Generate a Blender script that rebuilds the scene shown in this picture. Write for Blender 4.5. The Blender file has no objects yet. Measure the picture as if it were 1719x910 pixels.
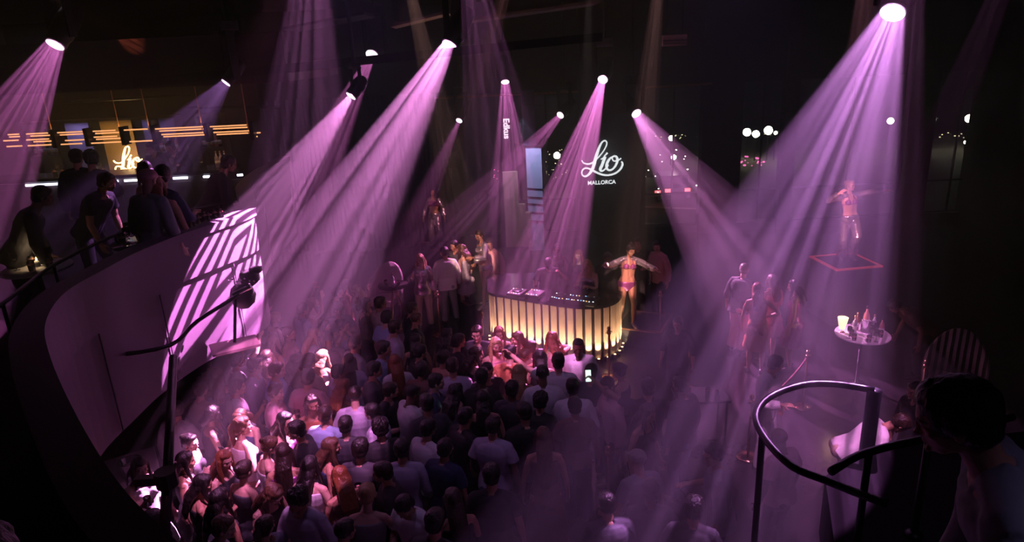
import bpy, bmesh, math, random
from math import sin, cos, pi, radians, sqrt
from mathutils import Vector, Matrix, Quaternion, noise
S = bpy.context.scene
COL = S.collection
random.seed(7)

# ---------------------------------------------------------------- camera
CZ, PITCH, ROLL, FPX = 5.7, radians(18), radians(2.8), 1146.0
_f = Vector((0, cos(PITCH), -sin(PITCH)))
_r0 = Vector((1, 0, 0)); _u0 = _r0.cross(_f)
CR = cos(ROLL)*_r0 - sin(ROLL)*_u0
CU = sin(ROLL)*_r0 + cos(ROLL)*_u0
cam = bpy.data.cameras.new('camera'); camo = bpy.data.objects.new('camera', cam); COL.objects.link(camo)
m = Matrix((CR, CU, -_f)).transposed().to_4x4(); m.translation = Vector((0, 0, CZ)); camo.matrix_world = m
cam.sensor_width = 36; cam.lens = 36*FPX/1719; cam.clip_start = .05; cam.clip_end = 500
S.camera = camo
def at(px, py, z=None, d=None):
    """world point seen at photo pixel px, py: on the height z, or at depth d"""
    v = _f + CR*((px-859.5)/FPX) - CU*((py-455)/FPX)
    t = d if d is not None else (z-CZ)/v.z
    return Vector((0, 0, CZ)) + v*t

# ---------------------------------------------------------------- exposure, world, haze
S.view_settings.view_transform = 'Standard'; S.view_settings.look = 'None'
S.view_settings.gamma = 1; S.view_settings.exposure = 0; S.view_settings.use_curve_mapping = False
w = bpy.data.worlds.new('night'); S.world = w; w.use_nodes = True
w.node_tree.nodes['Background'].inputs[0].default_value = (.30, .28, .60, 1)
w.node_tree.nodes['Background'].inputs[1].default_value = .02
HAZE, ANISO, POW = .030, .45, 12.0
S.cycles.volume_bounces = 0; S.cycles.max_bounces = 5; S.cycles.transparent_max_bounces = 12
S.cycles.sample_clamp_indirect = 3

# ---------------------------------------------------------------- materials
MATS = {}
def mat(name, col, rough=.6, metal=0, emit=None, es=0, noise_s=0, noise_amt=.15, coat=0, bump=0):
    if name in MATS: return MATS[name]
    M = bpy.data.materials.new(name); M.use_nodes = True; N = M.node_tree; b = N.nodes['Principled BSDF']
    b.inputs['Base Color'].default_value = (*col, 1); b.inputs['Roughness'].default_value = rough
    b.inputs['Metallic'].default_value = metal; b.inputs['Coat Weight'].default_value = coat
    if emit: b.inputs['Emission Color'].default_value = (*emit, 1); b.inputs['Emission Strength'].default_value = es
    if noise_s:
        tc = N.nodes.new('ShaderNodeTexCoord'); n = N.nodes.new('ShaderNodeTexNoise'); n.inputs['Scale'].default_value = noise_s
        n.inputs['Detail'].default_value = 4
        N.links.new(tc.outputs['Object'], n.inputs['Vector'])
        r = N.nodes.new('ShaderNodeMapRange'); r.inputs['To Min'].default_value = 1-noise_amt; r.inputs['To Max'].default_value = 1+noise_amt
        N.links.new(n.outputs['Fac'], r.inputs['Value'])
        mx = N.nodes.new('ShaderNodeVectorMath'); mx.operation = 'MULTIPLY'; mx.inputs[0].default_value = col
        N.links.new(r.outputs[0], mx.inputs[1]); N.links.new(mx.outputs[0], b.inputs['Base Color'])
        if bump:
            bp = N.nodes.new('ShaderNodeBump'); bp.inputs['Strength'].default_value = bump; bp.inputs['Distance'].default_value = .02
            N.links.new(n.outputs['Fac'], bp.inputs['Height']); N.links.new(bp.outputs[0], b.inputs['Normal'])
    MATS[name] = M; return M

# ---------------------------------------------------------------- object helpers
def link(name, data, parent=None, loc=None):
    o = bpy.data.objects.new(name, data); COL.objects.link(o)
    if parent is not None: o.parent = parent
    if loc is not None: o.location = loc
    return o
def tag(o, label, cat, group=None, kind=None):
    if label: o['label'] = label
    if cat: o['category'] = cat
    if group: o['group'] = group
    if kind: o['kind'] = kind
    return o
def thing(name, label, cat, loc=(0, 0, 0), rz=0, group=None):
    o = link(name, None, None, loc); o.rotation_euler = (0, 0, rz); o.empty_display_size = .1
    return tag(o, label, cat, group)
def struct(o):
    o['kind'] = 'structure'; return o
class MB:
    """collects shapes; build() links them as one mesh object"""
    def __init__(s): s.bm = bmesh.new()
    def _add(s, geom, M): bmesh.ops.transform(s.bm, matrix=M, verts=geom)
    def box(s, c, d, rz=0, rx=0, ry=0, bev=0):
        g = bmesh.ops.create_cube(s.bm, size=1)['verts']
        if bev:
            M = Matrix.Diagonal((*d, 1)); s._add(g, M)
            es = list({e for v in g for e in v.link_edges})
            r = bmesh.ops.bevel(s.bm, geom=es, offset=bev, segments=2, affect='EDGES', profile=.5)
            g = list({v for f in r['faces'] for v in f.verts} | {v for v in g if v.is_valid})
            s._add(g, Matrix.Translation(c) @ Matrix.Rotation(rz, 4, 'Z') @ Matrix.Rotation(rx, 4, 'X') @ Matrix.Rotation(ry, 4, 'Y'))
        else:
            s._add(g, Matrix.Translation(c) @ Matrix.Rotation(rz, 4, 'Z') @ Matrix.Rotation(rx, 4, 'X') @ Matrix.Rotation(ry, 4, 'Y') @ Matrix.Diagonal((*d, 1)))
        return s
    def ring(s, pts): return [s.bm.verts.new(p) for p in pts]
    def skin(s, rings, cap=True, closed=True):
        n = len(rings[0])
        for a, b in zip(rings, rings[1:]):
            for i in range(n if closed else n-1):
                j = (i+1) % n
                s.bm.faces.new((a[i], a[j], b[j], b[i]))
        if cap and closed:
            s.bm.faces.new(rings[0][::-1]); s.bm.faces.new(rings[-1])
        return s
    def lathe(s, prof, c=(0, 0, 0), n=16, axis=None, cap=True):
        """prof: (r, z) pairs"""
        M = Matrix.Translation(c)
        if axis is not None: M = M @ Vector((0, 0, 1)).rotation_difference(Vector(axis)).to_matrix().to_4x4()
        rs = [s.ring([M @ Vector((max(r, 1e-4)*cos(2*pi*i/n), max(r, 1e-4)*sin(2*pi*i/n), z)) for i in range(n)]) for r, z in prof]
        return s.skin(rs, cap)
    def cyl(s, a, b, r, r2=None, n=12):
        a = Vector(a); b = Vector(b); d = b-a
        return s.lathe([(r, 0), (r if r2 is None else r2, d.length)], a, n, d)
    def tube(s, pts, r, n=8, closed=False):
        pts = [Vector(p) for p in pts]; rs = []; N = len(pts); prev = None
        for i, p in enumerate(pts):
            t = (pts[(i+1) % N] - pts[i-1]) if closed else (pts[min(i+1, N-1)] - pts[max(i-1, 0)])
            t.normalize()
            if prev is None: prev = t.orthogonal().normalized()
            prev = (prev - t*prev.dot(t)).normalized(); q = t.cross(prev)
            rr = r[i] if isinstance(r, (list, tuple)) else r
            rs.append(s.ring([p + (prev*cos(2*pi*k/n) + q*sin(2*pi*k/n))*rr for k in range(n)]))
        if closed: rs.append(rs[0]); return s.skin(rs, False)
        return s.skin(rs)
    def ball(s, c, r, sub=2):
        g = bmesh.ops.create_icosphere(s.bm, subdivisions=sub, radius=1)['verts']
        rr = r if hasattr(r, '__len__') else (r, r, r)
        s._add(g, Matrix.Translation(c) @ Matrix.Diagonal((*rr, 1))); return s
    def poly(s, pts, th):
        """flat polygon extruded by th (a vector)"""
        th = Vector(th); a = s.ring([Vector(p) for p in pts]); b = s.ring([Vector(p)+th for p in pts])
        return s.skin([a, b])
    def strip(s, rows):
        rs = [s.ring([Vector(p) for p in r]) for r in rows]
        return s.skin(rs, False, False)
    def build(s, name, M, parent=None, smooth=False, loc=None):
        bmesh.ops.recalc_face_normals(s.bm, faces=s.bm.faces)
        me = bpy.data.meshes.new(name); s.bm.to_mesh(me); s.bm.free()
        for m_ in (M if isinstance(M, (list, tuple)) else [M]): me.materials.append(m_)
        if smooth: me.shade_smooth() if smooth is True else me.shade_auto_smooth() if False else me.shade_smooth()
        return link(name, me, parent, loc)
def copy_tree(o, parent=None):
    c = o.copy(); COL.objects.link(c)
    if parent is not None: c.parent = parent
    for ch in list(o.children): copy_tree(ch, c)
    return c
def smoothpath(pts, k=6, closed=False):
    P = [Vector(p) for p in pts]; n = len(P); out = []
    for i in range(n if closed else n-1):
        p0 = P[(i-1) % n] if closed or i > 0 else P[0]*2-P[1]
        p1 = P[i]; p2 = P[(i+1) % n]; p3 = P[(i+2) % n] if closed or i+2 < n else P[-1]*2-P[-2]
        for j in range(k):
            t = j/k
            out.append(.5*((2*p1)+(p2-p0)*t+(2*p0-5*p1+4*p2-p3)*t*t+(3*p1-p0-3*p2+p3)*t**3))
    if not closed: out.append(P[-1])
    return out

# ---------------------------------------------------------------- stage lights (moving heads with real lamps and gobos)
BLK = mat('fixture_black', (.012, .012, .014), .45)
def lens_mat():
    M = bpy.data.materials.new('lamp_lens_glow'); M.use_nodes = True; N = M.node_tree; N.nodes.clear()
    o = N.nodes.new('ShaderNodeOutputMaterial'); a = N.nodes.new('ShaderNodeAddShader'); t = N.nodes.new('ShaderNodeBsdfTransparent')
    e = N.nodes.new('ShaderNodeEmission'); e.inputs[0].default_value = (1, .80, .97, 1); e.inputs[1].default_value = 1.6
    N.links.new(t.outputs[0], a.inputs[0]); N.links.new(e.outputs[0], a.inputs[1]); N.links.new(a.outputs[0], o.inputs[0])
    M.cycles.emission_sampling = 'NONE'; return M
LENS = lens_mat()
def gobo(light, kind, seed, rot, tanh):
    """a patterned glass in the lamp: stripes that cut the beam into shafts"""
    light.use_nodes = True; N = light.node_tree; e = N.nodes['Emission']
    tc = N.nodes.new('ShaderNodeTexCoord'); sp = N.nodes.new('ShaderNodeSeparateXYZ'); N.links.new(tc.outputs['Normal'], sp.inputs[0])
    def M(op, a, b=None, c=None):
        n = N.nodes.new('ShaderNodeMath'); n.operation = op
        for i, v in enumerate((a, b, c)):
            if v is None: continue
            if isinstance(v, (int, float)): n.inputs[i].default_value = v
            else: N.links.new(v, n.inputs[i])
        return n.outputs[0]
    u = M('DIVIDE', M('DIVIDE', sp.outputs[0], sp.outputs[2]), tanh); v = M('DIVIDE', M('DIVIDE', sp.outputs[1], sp.outputs[2]), tanh)
    x = M('ADD', M('MULTIPLY', u, cos(rot)), M('MULTIPLY', v, sin(rot)))
    y = M('SUBTRACT', M('MULTIPLY', v, cos(rot)), M('MULTIPLY', u, sin(rot)))
    cb = N.nodes.new('ShaderNodeCombineXYZ')
    if kind == 'shafts':
        N.links.new(x, cb.inputs[0]); N.links.new(M('MULTIPLY', y, .06), cb.inputs[1]); cb.inputs[2].default_value = seed*3.7
        n = N.nodes.new('ShaderNodeTexNoise'); n.inputs['Scale'].default_value = 5.2; n.inputs['Detail'].default_value = 3; n.inputs['Roughness'].default_value = .65
        N.links.new(cb.outputs[0], n.inputs[0])
        mr = N.nodes.new('ShaderNodeMapRange'); mr.interpolation_type = 'SMOOTHSTEP'
        mr.inputs['From Min'].default_value = .38; mr.inputs['From Max'].default_value = .60; mr.inputs['To Min'].default_value = .28; mr.inputs['To Max'].default_value = 1.35
        N.links.new(n.outputs['Fac'], mr.inputs['Value']); f = mr.outputs[0]
    else:   # nested diamond stripes
        d = M('ADD', M('MULTIPLY', M('ABSOLUTE', x), 1.0), M('MULTIPLY', M('ABSOLUTE', M('ADD', y, .1)), .45))
        wv = M('SINE', M('MULTIPLY', d, 24.0))
        mr = N.nodes.new('ShaderNodeMapRange'); mr.interpolation_type = 'SMOOTHSTEP'
        mr.inputs['From Min'].default_value = -.25; mr.inputs['From Max'].default_value = .25; mr.inputs['To Min'].default_value = .06; mr.inputs['To Max'].default_value = 1.5
        N.links.new(wv, mr.inputs['Value']); f = mr.outputs[0]
    N.links.new(f, e.inputs['Strength'])
LAMP = []
def head(px, py, d, rpx, tpx, tpy, wpx, power, col, label, tz=None, td=None, kind='shafts', rot=0, hang=None, lens=True, blend=.10, p0=None, q0=None, rl=None, half=None, Lm=.5, ys=1):
    """lens at photo pixel px, py (radius rpx) and depth d; the beam is wpx wide either side of its axis at tpx, tpy"""
    p = p0 or at(px, py, d=d)
    q = q0 or (at(tpx, tpy, z=tz) if td is None else at(tpx, tpy, d=td))
    rl = rl or rpx*d/FPX
    h = radians(half) if half else math.atan((wpx*(q-camo.matrix_world.translation).dot(_f)/FPX-rl)/(q-p).length)
    ax = (q-p).normalized(); L = rl/math.tan(h)
    if L > Lm: h = math.atan((math.tan(h)*((q-p).length+L))/((q-p).length+Lm)) if not half else h; L = Lm
    view = (p-Vector((0, 0, CZ))).normalized()
    t = thing('moving_head_light', label, 'stage light', p, 0, 'moving head lights under the ceiling')
    up = Vector((0, 0, 1)); side = ax.cross(up).normalized() if abs(ax.z) < .99 else Vector((1, 0, 0))
    hl = max(L+.10, .34*ys)
    b = MB()   # open housing: outer shell + inner bore
    n = 20; Q = Vector((0, 0, 1)).rotation_difference(-ax).to_matrix().to_4x4()
    prof = [(rl*1.0, 0), (rl*1.14, -.004), (rl*1.2, .02), (rl*1.2, .1), (rl*1.36, .14), (rl*1.42, min(hl*.6, .35)), (rl*1.1, hl), (rl*.4, hl+.03), (.001, hl+.03)]
    rs = [b.ring([Q @ Vector((r*cos(2*pi*i/n), r*sin(2*pi*i/n), z)) for i in range(n)]) for r, z in prof]; b.skin(rs, False)
    rs = [b.ring([Q @ Vector((r*cos(2*pi*i/n), r*sin(2*pi*i/n), z)) for i in range(n)]) for r, z in [(rl*1.0, 0), (rl*1.03, L+.03), (.001, L+.04)]]; b.skin(rs, False)
    b.build('lamp_head', BLK, t, True)
    if lens:
        c = MB(); c.lathe([(rl*.98, 0), (rl*.98, .004)], ax*(.012), 20, ax); c.build('lens', LENS, t)
    mid = -ax*min(hl*.45, .2); w = rl*1.42+.035
    y = MB()
    for s in (-1, 1): y.box(mid+side*s*w+up*.23*ys, (.03*ys, .1*ys, .62*ys), rz=math.atan2(side.y, side.x))
    y.box(mid+up*.54*ys, (2*w+.03, .14*ys, .06*ys), rz=math.atan2(side.y, side.x), bev=.01); y.build('yoke', BLK, t)
    y = MB(); y.box(mid+up*.62*ys, (.30*ys, .26*ys, .14*ys), rz=math.atan2(side.y, side.x), bev=.02); y.build('base_box', BLK, t)
    top = (hang if hang else 7.0)-p.z
    if top > mid.z+.7:
        y = MB(); y.cyl(mid+up*.66*ys, Vector((mid.x, mid.y, top)), .024); y.build('hanging_pole', BLK, t)
    l = bpy.data.lights.new('lamp', 'SPOT'); l.energy = power*POW; l.color = col; l.spot_size = 2*h; l.spot_blend = blend; l.shadow_soft_size = .006
    lo = link('lamp', l, t); lo.location = -ax*L
    lo.rotation_euler = Vector((0, 0, -1)).rotation_difference(ax).to_euler()
    sl = lo.rotation_euler.to_matrix().inverted() @ ax.cross(view)      # shafts stand edge-on to the room's long axis
    gobo(l, kind, len(LAMP)+1, math.atan2(sl.y, sl.x)+rot, math.tan(h)); LAMP.append(t)
    return t
PINK = (1, .23, .76); PALE = (1, .31, .86); VIO = (.75, .28, 1)
# photo order, left to right
head(93, 74, 8.6, 14, -43, 330, 85, 450, PINK, 'leftmost moving head light, high over the bar side, beaming down and left', td=7.9, rot=0)
head(380, 138, 9.3, 8, 268, 279, 60, 110, VIO, 'dim violet moving head light over the left bar, beam fading quickly', td=9.0)
head(590, 160, 8.6, 9, 362, 478, 84, 1150, PALE, 'bright moving head light aimed at the curved balcony front', td=8.15, kind='diamond', rot=.25, Lm=.16, ys=.45)
head(625, 92, 12, 11, 450, 452, 70, 480, PINK, 'moving head light on the long dark track behind the brightest crowd beam', td=9.6, rot=0)
head(755, 75, 10, 13, 410, 738, 178, 5000, PALE, 'large moving head light aimed at the crowd beside the balcony', tz=1.0, rot=0)
head(771, 202, 17.5, 5.5, 671, 431, 34, 300, PINK, 'small far moving head light aimed at the lounge chair', td=15.5, rot=0)
head(848, 137, 15, 7, 874, 486, 74, 560, PINK, 'moving head light pointing almost straight down on the left of the booth', td=13.8, rot=0)
head(941, 193, 17, 6.5, 742, 418, 54, 520, PINK, 'small moving head light beaming left across the front of the pale pillar', td=14.5, rot=0)
head(1012, 133, 14, 8.5, 864, 640, 104, 1500, PINK, 'moving head light above the white script sign, beaming down and left', tz=1.0, rot=0)
head(1068, 190, 15, 8.5, 1240, 436, 90, 700, PALE, 'moving head light beaming down and right from beside the white script sign', td=12.5, rot=0)
head(1499, 20, 6.2, 20, 1293, 541, 195, 640, (.88, .32, 1), 'largest and nearest moving head light with the widest beam', td=5.5, rot=0)
head(0, 0, 0, 0, 0, 0, 0, 12, (1, .22, .12), 'dim red moving head light at the upper left edge of the picture', p0=at(62, -22, d=8.8), q0=at(370, 150, d=11.5), rl=.11, half=6, blend=.6)
head(0, 0, 0, 0, 0, 0, 0, 230, PALE, 'moving head light high above the middle of the crowd, above the picture', p0=Vector((-.25, 6.4, 6.6)), q0=Vector((.35, 9.9, .8)), rl=.06, half=9.5)  # added out of view to brighten the middle of the crowd
head(0, 0, 0, 0, 0, 0, 0, 220, PALE, 'moving head light high above the balcony side of the crowd, above the picture', p0=Vector((-1.35, 5.7, 6.7)), q0=Vector((-2.8, 6.9, .8)), rl=.06, half=11.5)  # added out of view to brighten the crowd near the balcony
head(0, 0, 0, 0, 0, 0, 0, 200, PALE, 'small moving head light aimed at the stair rail loop, above the picture', p0=Vector((2.9, 5.2, 6.6)), q0=at(1400, 740, z=1.0), rl=.05, half=9)  # unseen lamp added to lift the figures by the stair rail
head(0, 0, 0, 0, 0, 0, 0, 140, PALE, 'small moving head light aimed at the bottle table, above the picture', p0=Vector((4.3, 6.0, 6.6)), q0=at(1450, 560, z=1.0), rl=.05, half=4.2)  # unseen lamp added to light up the bottle table
# front lights added out of view to brighten the dancers and the booth
for x_, q_, e_, c_, h_, lab in ((1.6, Vector((2.3, 12.75, 1.35)), 750, (1, .46, .44), 3.6, 'front light aimed at the right dancer'), (-.9, Vector((-.85, 14.5, 1.4)), 800, (1, .50, .42), 3.6, 'front light aimed at the left dancer'),
        (.2, Vector((-2.15, 19.2, 1.3)), 450, (1, .35, .40), 3.2, 'front light aimed at the dancer at the far back'), (3.6, Vector((6.9, 13.4, 2.2)), 500, (1, .35, .50), 4.5, 'front light aimed at the dancer on the tall podium'), (.9, Vector((1.50, 13.75, 1.3)), 220, (1, .80, .76), 2.0, 'front light aimed behind the booth')):
    head(0, 0, 0, 0, 0, 0, 0, e_/POW*12, c_, lab, p0=Vector((x_, 7.2, 6.55)), q0=q_, rl=.05, half=h_, blend=.5)
for x_, q_, e_ in ((-1.2, Vector((-1.6, 9, 0)), 75), (2.0, Vector((2, 8.5, 0)), 50)):  # unseen violet fills added so the dark shirts show
    l = bpy.data.lights.new('wash', 'SPOT'); l.energy = e_; l.color = (.62, .36, 1); l.spot_size = radians(95); l.spot_blend = .8; l.shadow_soft_size = .2
    t = thing('added_wash_light', 'wide violet wash light over the %s of the crowd, above the picture' % ('left' if x_ < 0 else 'right'), 'stage light', (x_, 6.0, 6.9)); lo = link('lamp', l, t); lo.location = (0, 0, -.12); lo.rotation_euler = Vector((0, 0, -1)).rotation_difference((q_-t.location).normalized()).to_euler()
    b = MB(); b.box((0, 0, .02), (.4, .3, .1), bev=.02); b.build('housing', BLK, t)
for p_, e_, c_, lab in ((Vector((2.6, .4, 6.9)), 36, (.6, .45, 1), 'small violet ceiling light over the right mezzanine corner, above the picture'), (Vector((-5.5, 4.0, 6.9)), 4, (.75, .4, .9), 'small violet ceiling light over the left mezzanine, above the picture')):  # unseen fills added to bring out the dark mezzanine figures
    t = thing('ceiling_downlight', lab, 'ceiling light', p_); l = bpy.data.lights.new('downlight', 'SPOT'); l.energy = e_*4; l.color = c_; l.spot_size = radians(80); l.spot_blend = .7; l.shadow_soft_size = .06; lo = link('lamp', l, t); lo.location = (0, 0, -.1)
    b = MB(); b.cyl((0, 0, -.06), (0, 0, .1), .09, n=16); b.build('can', BLK, t, True)
t = thing('ceiling_downlight', 'narrow pink ceiling light aimed at the inner face of the parapet, above the picture', 'ceiling light', (-1.0, 4.6, 6.9)); l = bpy.data.lights.new('downlight', 'SPOT'); l.energy = 420; l.color = (1, .25, .5); l.spot_size = radians(13); l.spot_blend = .9; l.shadow_soft_size = .05; lo = link('lamp', l, t); lo.location = (0, 0, -.1)
lo.rotation_euler = Vector((0, 0, -1)).rotation_difference((Vector((-2.75, 3.95, 3.1))-t.location).normalized()).to_euler(); b = MB(); b.cyl((0, 0, -.06), (0, 0, .1), .09, n=16); b.build('can', BLK, t, True)
# ---------------------------------------------------------------- the room
def aty(px, py, Y):
    v = _f + CR*((px-859.5)/FPX) - CU*((py-455)/FPX); return Vector((0, 0, CZ)) + v*(Y/v.y)
WALLB = mat('dark_wall', (.018, .016, .022), .7, noise_s=3, noise_amt=.25)
FLOORM = mat('dance_floor_lacquer', (.030, .024, .032), .22, noise_s=5, noise_amt=.3, bump=.05)
CEILM = mat('ceiling_black', (.016, .014, .02), .8, noise_s=2, noise_amt=.3)
PANEL = mat('ceiling_panel_brown', (.26, .18, .16), .6, noise_s=2)
BRASS = mat('brass', (.72, .42, .28), .25, 1)
COPPER = mat('copper_trim', (.75, .40, .22), .35, 1)
METAL = mat('black_metal', (.02, .02, .024), .35, .6)
CHROME = mat('chrome', (.8, .8, .84), .12, 1)
PLAST = mat('parapet_plaster', (.095, .065, .105), .55, noise_s=6, noise_amt=.1)
PLAST2 = mat('parapet_lower', (.085, .062, .09), .5, noise_s=6, noise_amt=.1)
LINEN = mat('white_linen', (.75, .72, .74), .8)
def glassm(name, col=(1, 1, 1), tint=.0, rough=.02):
    M = bpy.data.materials.new(name); M.use_nodes = True; N = M.node_tree; N.nodes.clear()
    o = N.nodes.new('ShaderNodeOutputMaterial'); mx = N.nodes.new('ShaderNodeMixShader'); t = N.nodes.new('ShaderNodeBsdfTransparent'); g = N.nodes.new('ShaderNodeBsdfGlossy')
    fr = N.nodes.new('ShaderNodeFresnel'); fr.inputs[0].default_value = 1.45
    t.inputs[0].default_value = (*col, 1); g.inputs['Roughness'].default_value = rough
    N.links.new(fr.outputs[0], mx.inputs[0]); N.links.new(t.outputs[0], mx.inputs[1]); N.links.new(g.outputs[0], mx.inputs[2]); N.links.new(mx.outputs[0], o.inputs[0]); return M
GLASS = glassm('window_glass', (.92, .94, .95)); DRINK = glassm('drinking_glass', (.86, .84, .88), rough=.04)
def glow(name, col, s): return mat(name, (.05, .05, .05), .5, emit=col, es=s)
b = MB(); b.box((0, 8.3, -.1), (28.4, 25, .2)); struct(b.build('floor', FLOORM))
b = MB(); b.box((0, 8.3, 7.1), (28.4, 25, .2)); struct(b.build('ceiling', CEILM))
b = MB(); b.box((-14.1, 8.3, 3.5), (.2, 25, 7)); struct(b.build('wall_left', WALLB))
b = MB(); b.box((14.1, 8.3, 3.5), (.2, 25, 7)); struct(b.build('wall_right', WALLB))
b = MB(); b.box((0, -4.1, 3.5), (28.4, .2, 7)); struct(b.build('wall_rear', WALLB))
# back wall: solid on the left, lintel over the windows
b = MB(); b.box((-7.9, 20.7, 3.5), (12.4, .2, 7)); struct(b.build('wall_back', WALLB))
b = MB(); b.box((6.15, 20.7, 5.75), (15.7, .3, 2.5)); struct(b.build('trim_1', WALLB)).name = 'wall_back_lintel'
b = MB(); b.box((6.15, 20.7, .12), (15.7, .3, .24)); struct(b.build('wall_back_plinth', WALLB))
b = MB()
b.tube([aty(730, 165, 20.3), aty(1010, 152, 20.3), aty(1195, 140, 20.3)], .028); struct(b.build('trim_1', COPPER))
def colm(pxl, pxr, Y, name, M, depth=.35, z1=7.0, py=300):
    a = aty(pxl, py, Y).x; c = aty(pxr, py, Y).x; b = MB(); b.box(((a+c)/2, Y+depth/2, z1/2), (c-a, depth, z1)); return struct(b.build(name, M))
colm(975, 1082, 19.9, 'column_sign', mat('sign_panel', (.022, .024, .030), .55, noise_s=2, noise_amt=.2), .5)
colm(1176, 1240, 20.4, 'column_1', WALLB); colm(1310, 1330, 20.4, 'column_2', WALLB); colm(1512, 1556, 20.2, 'column_3', WALLB); colm(1640, 1700, 20.2, 'column_4', WALLB)
colm(838, 864, 20.4, 'column_5', WALLB)
FR = mat('window_frame_dark', (.03, .03, .035), .4)
edges = [(aty(864, 300, 20.6).x, aty(975, 300, 20.6).x), (aty(1082, 300, 20.6).x, aty(1176, 300, 20.6).x), (aty(1240, 300, 20.6).x, aty(1310, 300, 20.6).x), (aty(1330, 300, 20.6).x, aty(1512, 300, 20.6).x), (aty(1556, 300, 20.6).x, aty(1640, 300, 20.6).x)]
for i, (x0, x1) in enumerate(edges):
    t = thing('window_%d' % (i+1), None, None, ((x0+x1)/2, 20.66, 0)); struct(t); h_ = (x1-x0)/2
    b = MB(); b.box((0, 0, 2.37), (2*h_, .012, 4.26)); b.build('pane', GLASS, t)
    b = MB()
    for z in (.27, 1.25, 4.48): b.box((0, 0, z), (2*h_, .06, .05))
    for x in (-h_+.02, 0, h_-.02): b.box((x, 0, 2.37), (.045, .06, 4.26))
    b.build('window_frame', FR, t)
# pale lit pillar beyond the booth, two stacked blocks with dark louvre lines
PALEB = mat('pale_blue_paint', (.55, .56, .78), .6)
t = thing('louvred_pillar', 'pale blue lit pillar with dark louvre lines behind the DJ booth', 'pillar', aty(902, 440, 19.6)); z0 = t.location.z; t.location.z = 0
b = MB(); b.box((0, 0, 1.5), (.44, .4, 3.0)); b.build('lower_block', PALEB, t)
b = MB(); b.box((-.10, 0, 3.85), (.36, .3, 1.5)); b.build('upper_block', mat('pale_blue_dim', (.16, .15, .30), .6), t)  # upper block's dimness is put into its darker colour
b = MB()
for z in (.9, 1.15, 1.4, 1.6, 1.85, 3.05, 3.3, 4.2): b.box((.02, -.21, z), (.52, .03, .02), ry=.12)
b.build('louvre', METAL, t)
l = bpy.data.lights.new('pillar_light', 'SPOT'); l.energy = 260; l.color = (.62, .66, 1); l.spot_size = radians(50); l.shadow_soft_size = .05; lo = link('lamp', l, t); lo.location = (-.3, -1.3, 4.0); lo.rotation_euler = (radians(28), 0, radians(-8))
# wood and beige wall pieces left of the pillar
b = MB(); b.poly([(0, 0, 0), (.75, 0, 0), (.75, 0, 1.0), (.6, 0, 1.0), (.6, 0, 1.25), (.42, 0, 1.25), (.42, 0, 2.2), (0, 0, 2.2)], (0, .15, 0))
o = b.build('wall_panel_stepped', mat('beige_plaster', (.42, .26, .17), .8, noise_s=3), None, False, aty(850, 415, 19.2)); struct(o)
# dark drapes on the solid back wall
DR = mat('drape_plum', (.075, .045, .085), .9, noise_s=4)
for i, (x0, x1) in enumerate(((-8.6, -6.2), (-6.1, -3.9), (-3.8, -1.75))):
    b = MB(); n = 90; rows = []
    for z in (.05, 1.5, 3, 4.6):
        rows.append([(x0+(x1-x0)*k/n, 20.35+.07*sin(k*1.15+.3*sin(z)), z) for k in range(n+1)])
    b.strip(rows); o = b.build('curtain', DR, None, True); sm = o.modifiers.new('s', 'SOLIDIFY'); sm.thickness = .012
    tag(o, ['dark plum drape on the back wall, section furthest from the windows', 'dark plum drape on the back wall, middle section', 'dark plum drape on the back wall, section next to the windows'][i], 'curtain')
# ceiling details: trusses, tracks, drop panels
def beam(name, a, c, w_, h_, M, label, cat='beam'):
    a = Vector(a); c = Vector(c); d = c-a; b = MB(); b.box((0, 0, 0), (d.length, w_, h_)); o = b.build(name, M, None, False, (a+c)/2); o.rotation_euler = (0, -math.asin(d.z/d.length), math.atan2(d.y, d.x)); return tag(o, label, cat)
beam('lighting_track', at(225, 140, d=10.0), at(1010, 62, d=10.0), .10, .12, METAL, 'long black lighting track crossing under the ceiling in front of the largest beams', 'track')
o = struct(beam('ceiling_panel_1', at(790, 35, d=13), at(1000, 5, d=13), 1.2, .05, PANEL, None, None))
o = struct(beam('ceiling_panel_2', at(660, 45, d=12), at(755, 22, d=12), 1.0, .04, PANEL, None, None))
struct(beam('ceiling_panel_3', at(490, 50, d=11), at(620, 25, d=11), 1.2, .04, CEILM, None, None))
for i, (px, py, d_, L) in enumerate(((676, 20, 13.6, 1.4), (779, 22, 10.9, 1.3))):   # dark fixture bodies above two heads, shaped as soft tubes
    a = at(px, py-40, d=d_); b = MB(); b.tube([a+V3 for V3 in (Vector((0, 0, .3)), Vector((.02, 0, 0)), Vector((-.05, 0, -.35)), Vector((-.12, 0, -.62)))], [.16, .2, .2, .12], 12)
    tag(b.build('cable_sock', BLK, None, True), ['black cloth-wrapped cable drop above the head light on the long track, left one', 'black cloth-wrapped cable drop above the large head light, right one'][i], 'cable drop')
t = thing('air_vent', 'pale striped ceiling air vent lit pink above the white sign', 'vent', at(1132, 68, d=13)); b = MB(); b.box((0, 0, 0), (.46, .1, .2)); b.build('vent_body', mat('vent_pink', (.5, .32, .34), .6), t)  # pink is the base colour of the vent body
b = MB(); b.box((0, -.055, 0), (.44, .02, .02)); b.box((0, -.055, -.06), (.44, .02, .012)); b.build('slat', METAL, t)
b = MB(); b.cyl((-.15, 0, .1), (-.15, 0, 7-t.location.z), .01, n=6); b.build('hanging_rod', METAL, t); b = MB(); b.cyl((.15, 0, .1), (.15, 0, 7-t.location.z), .01, n=6); b.build('hanging_rod', METAL, t)
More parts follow.
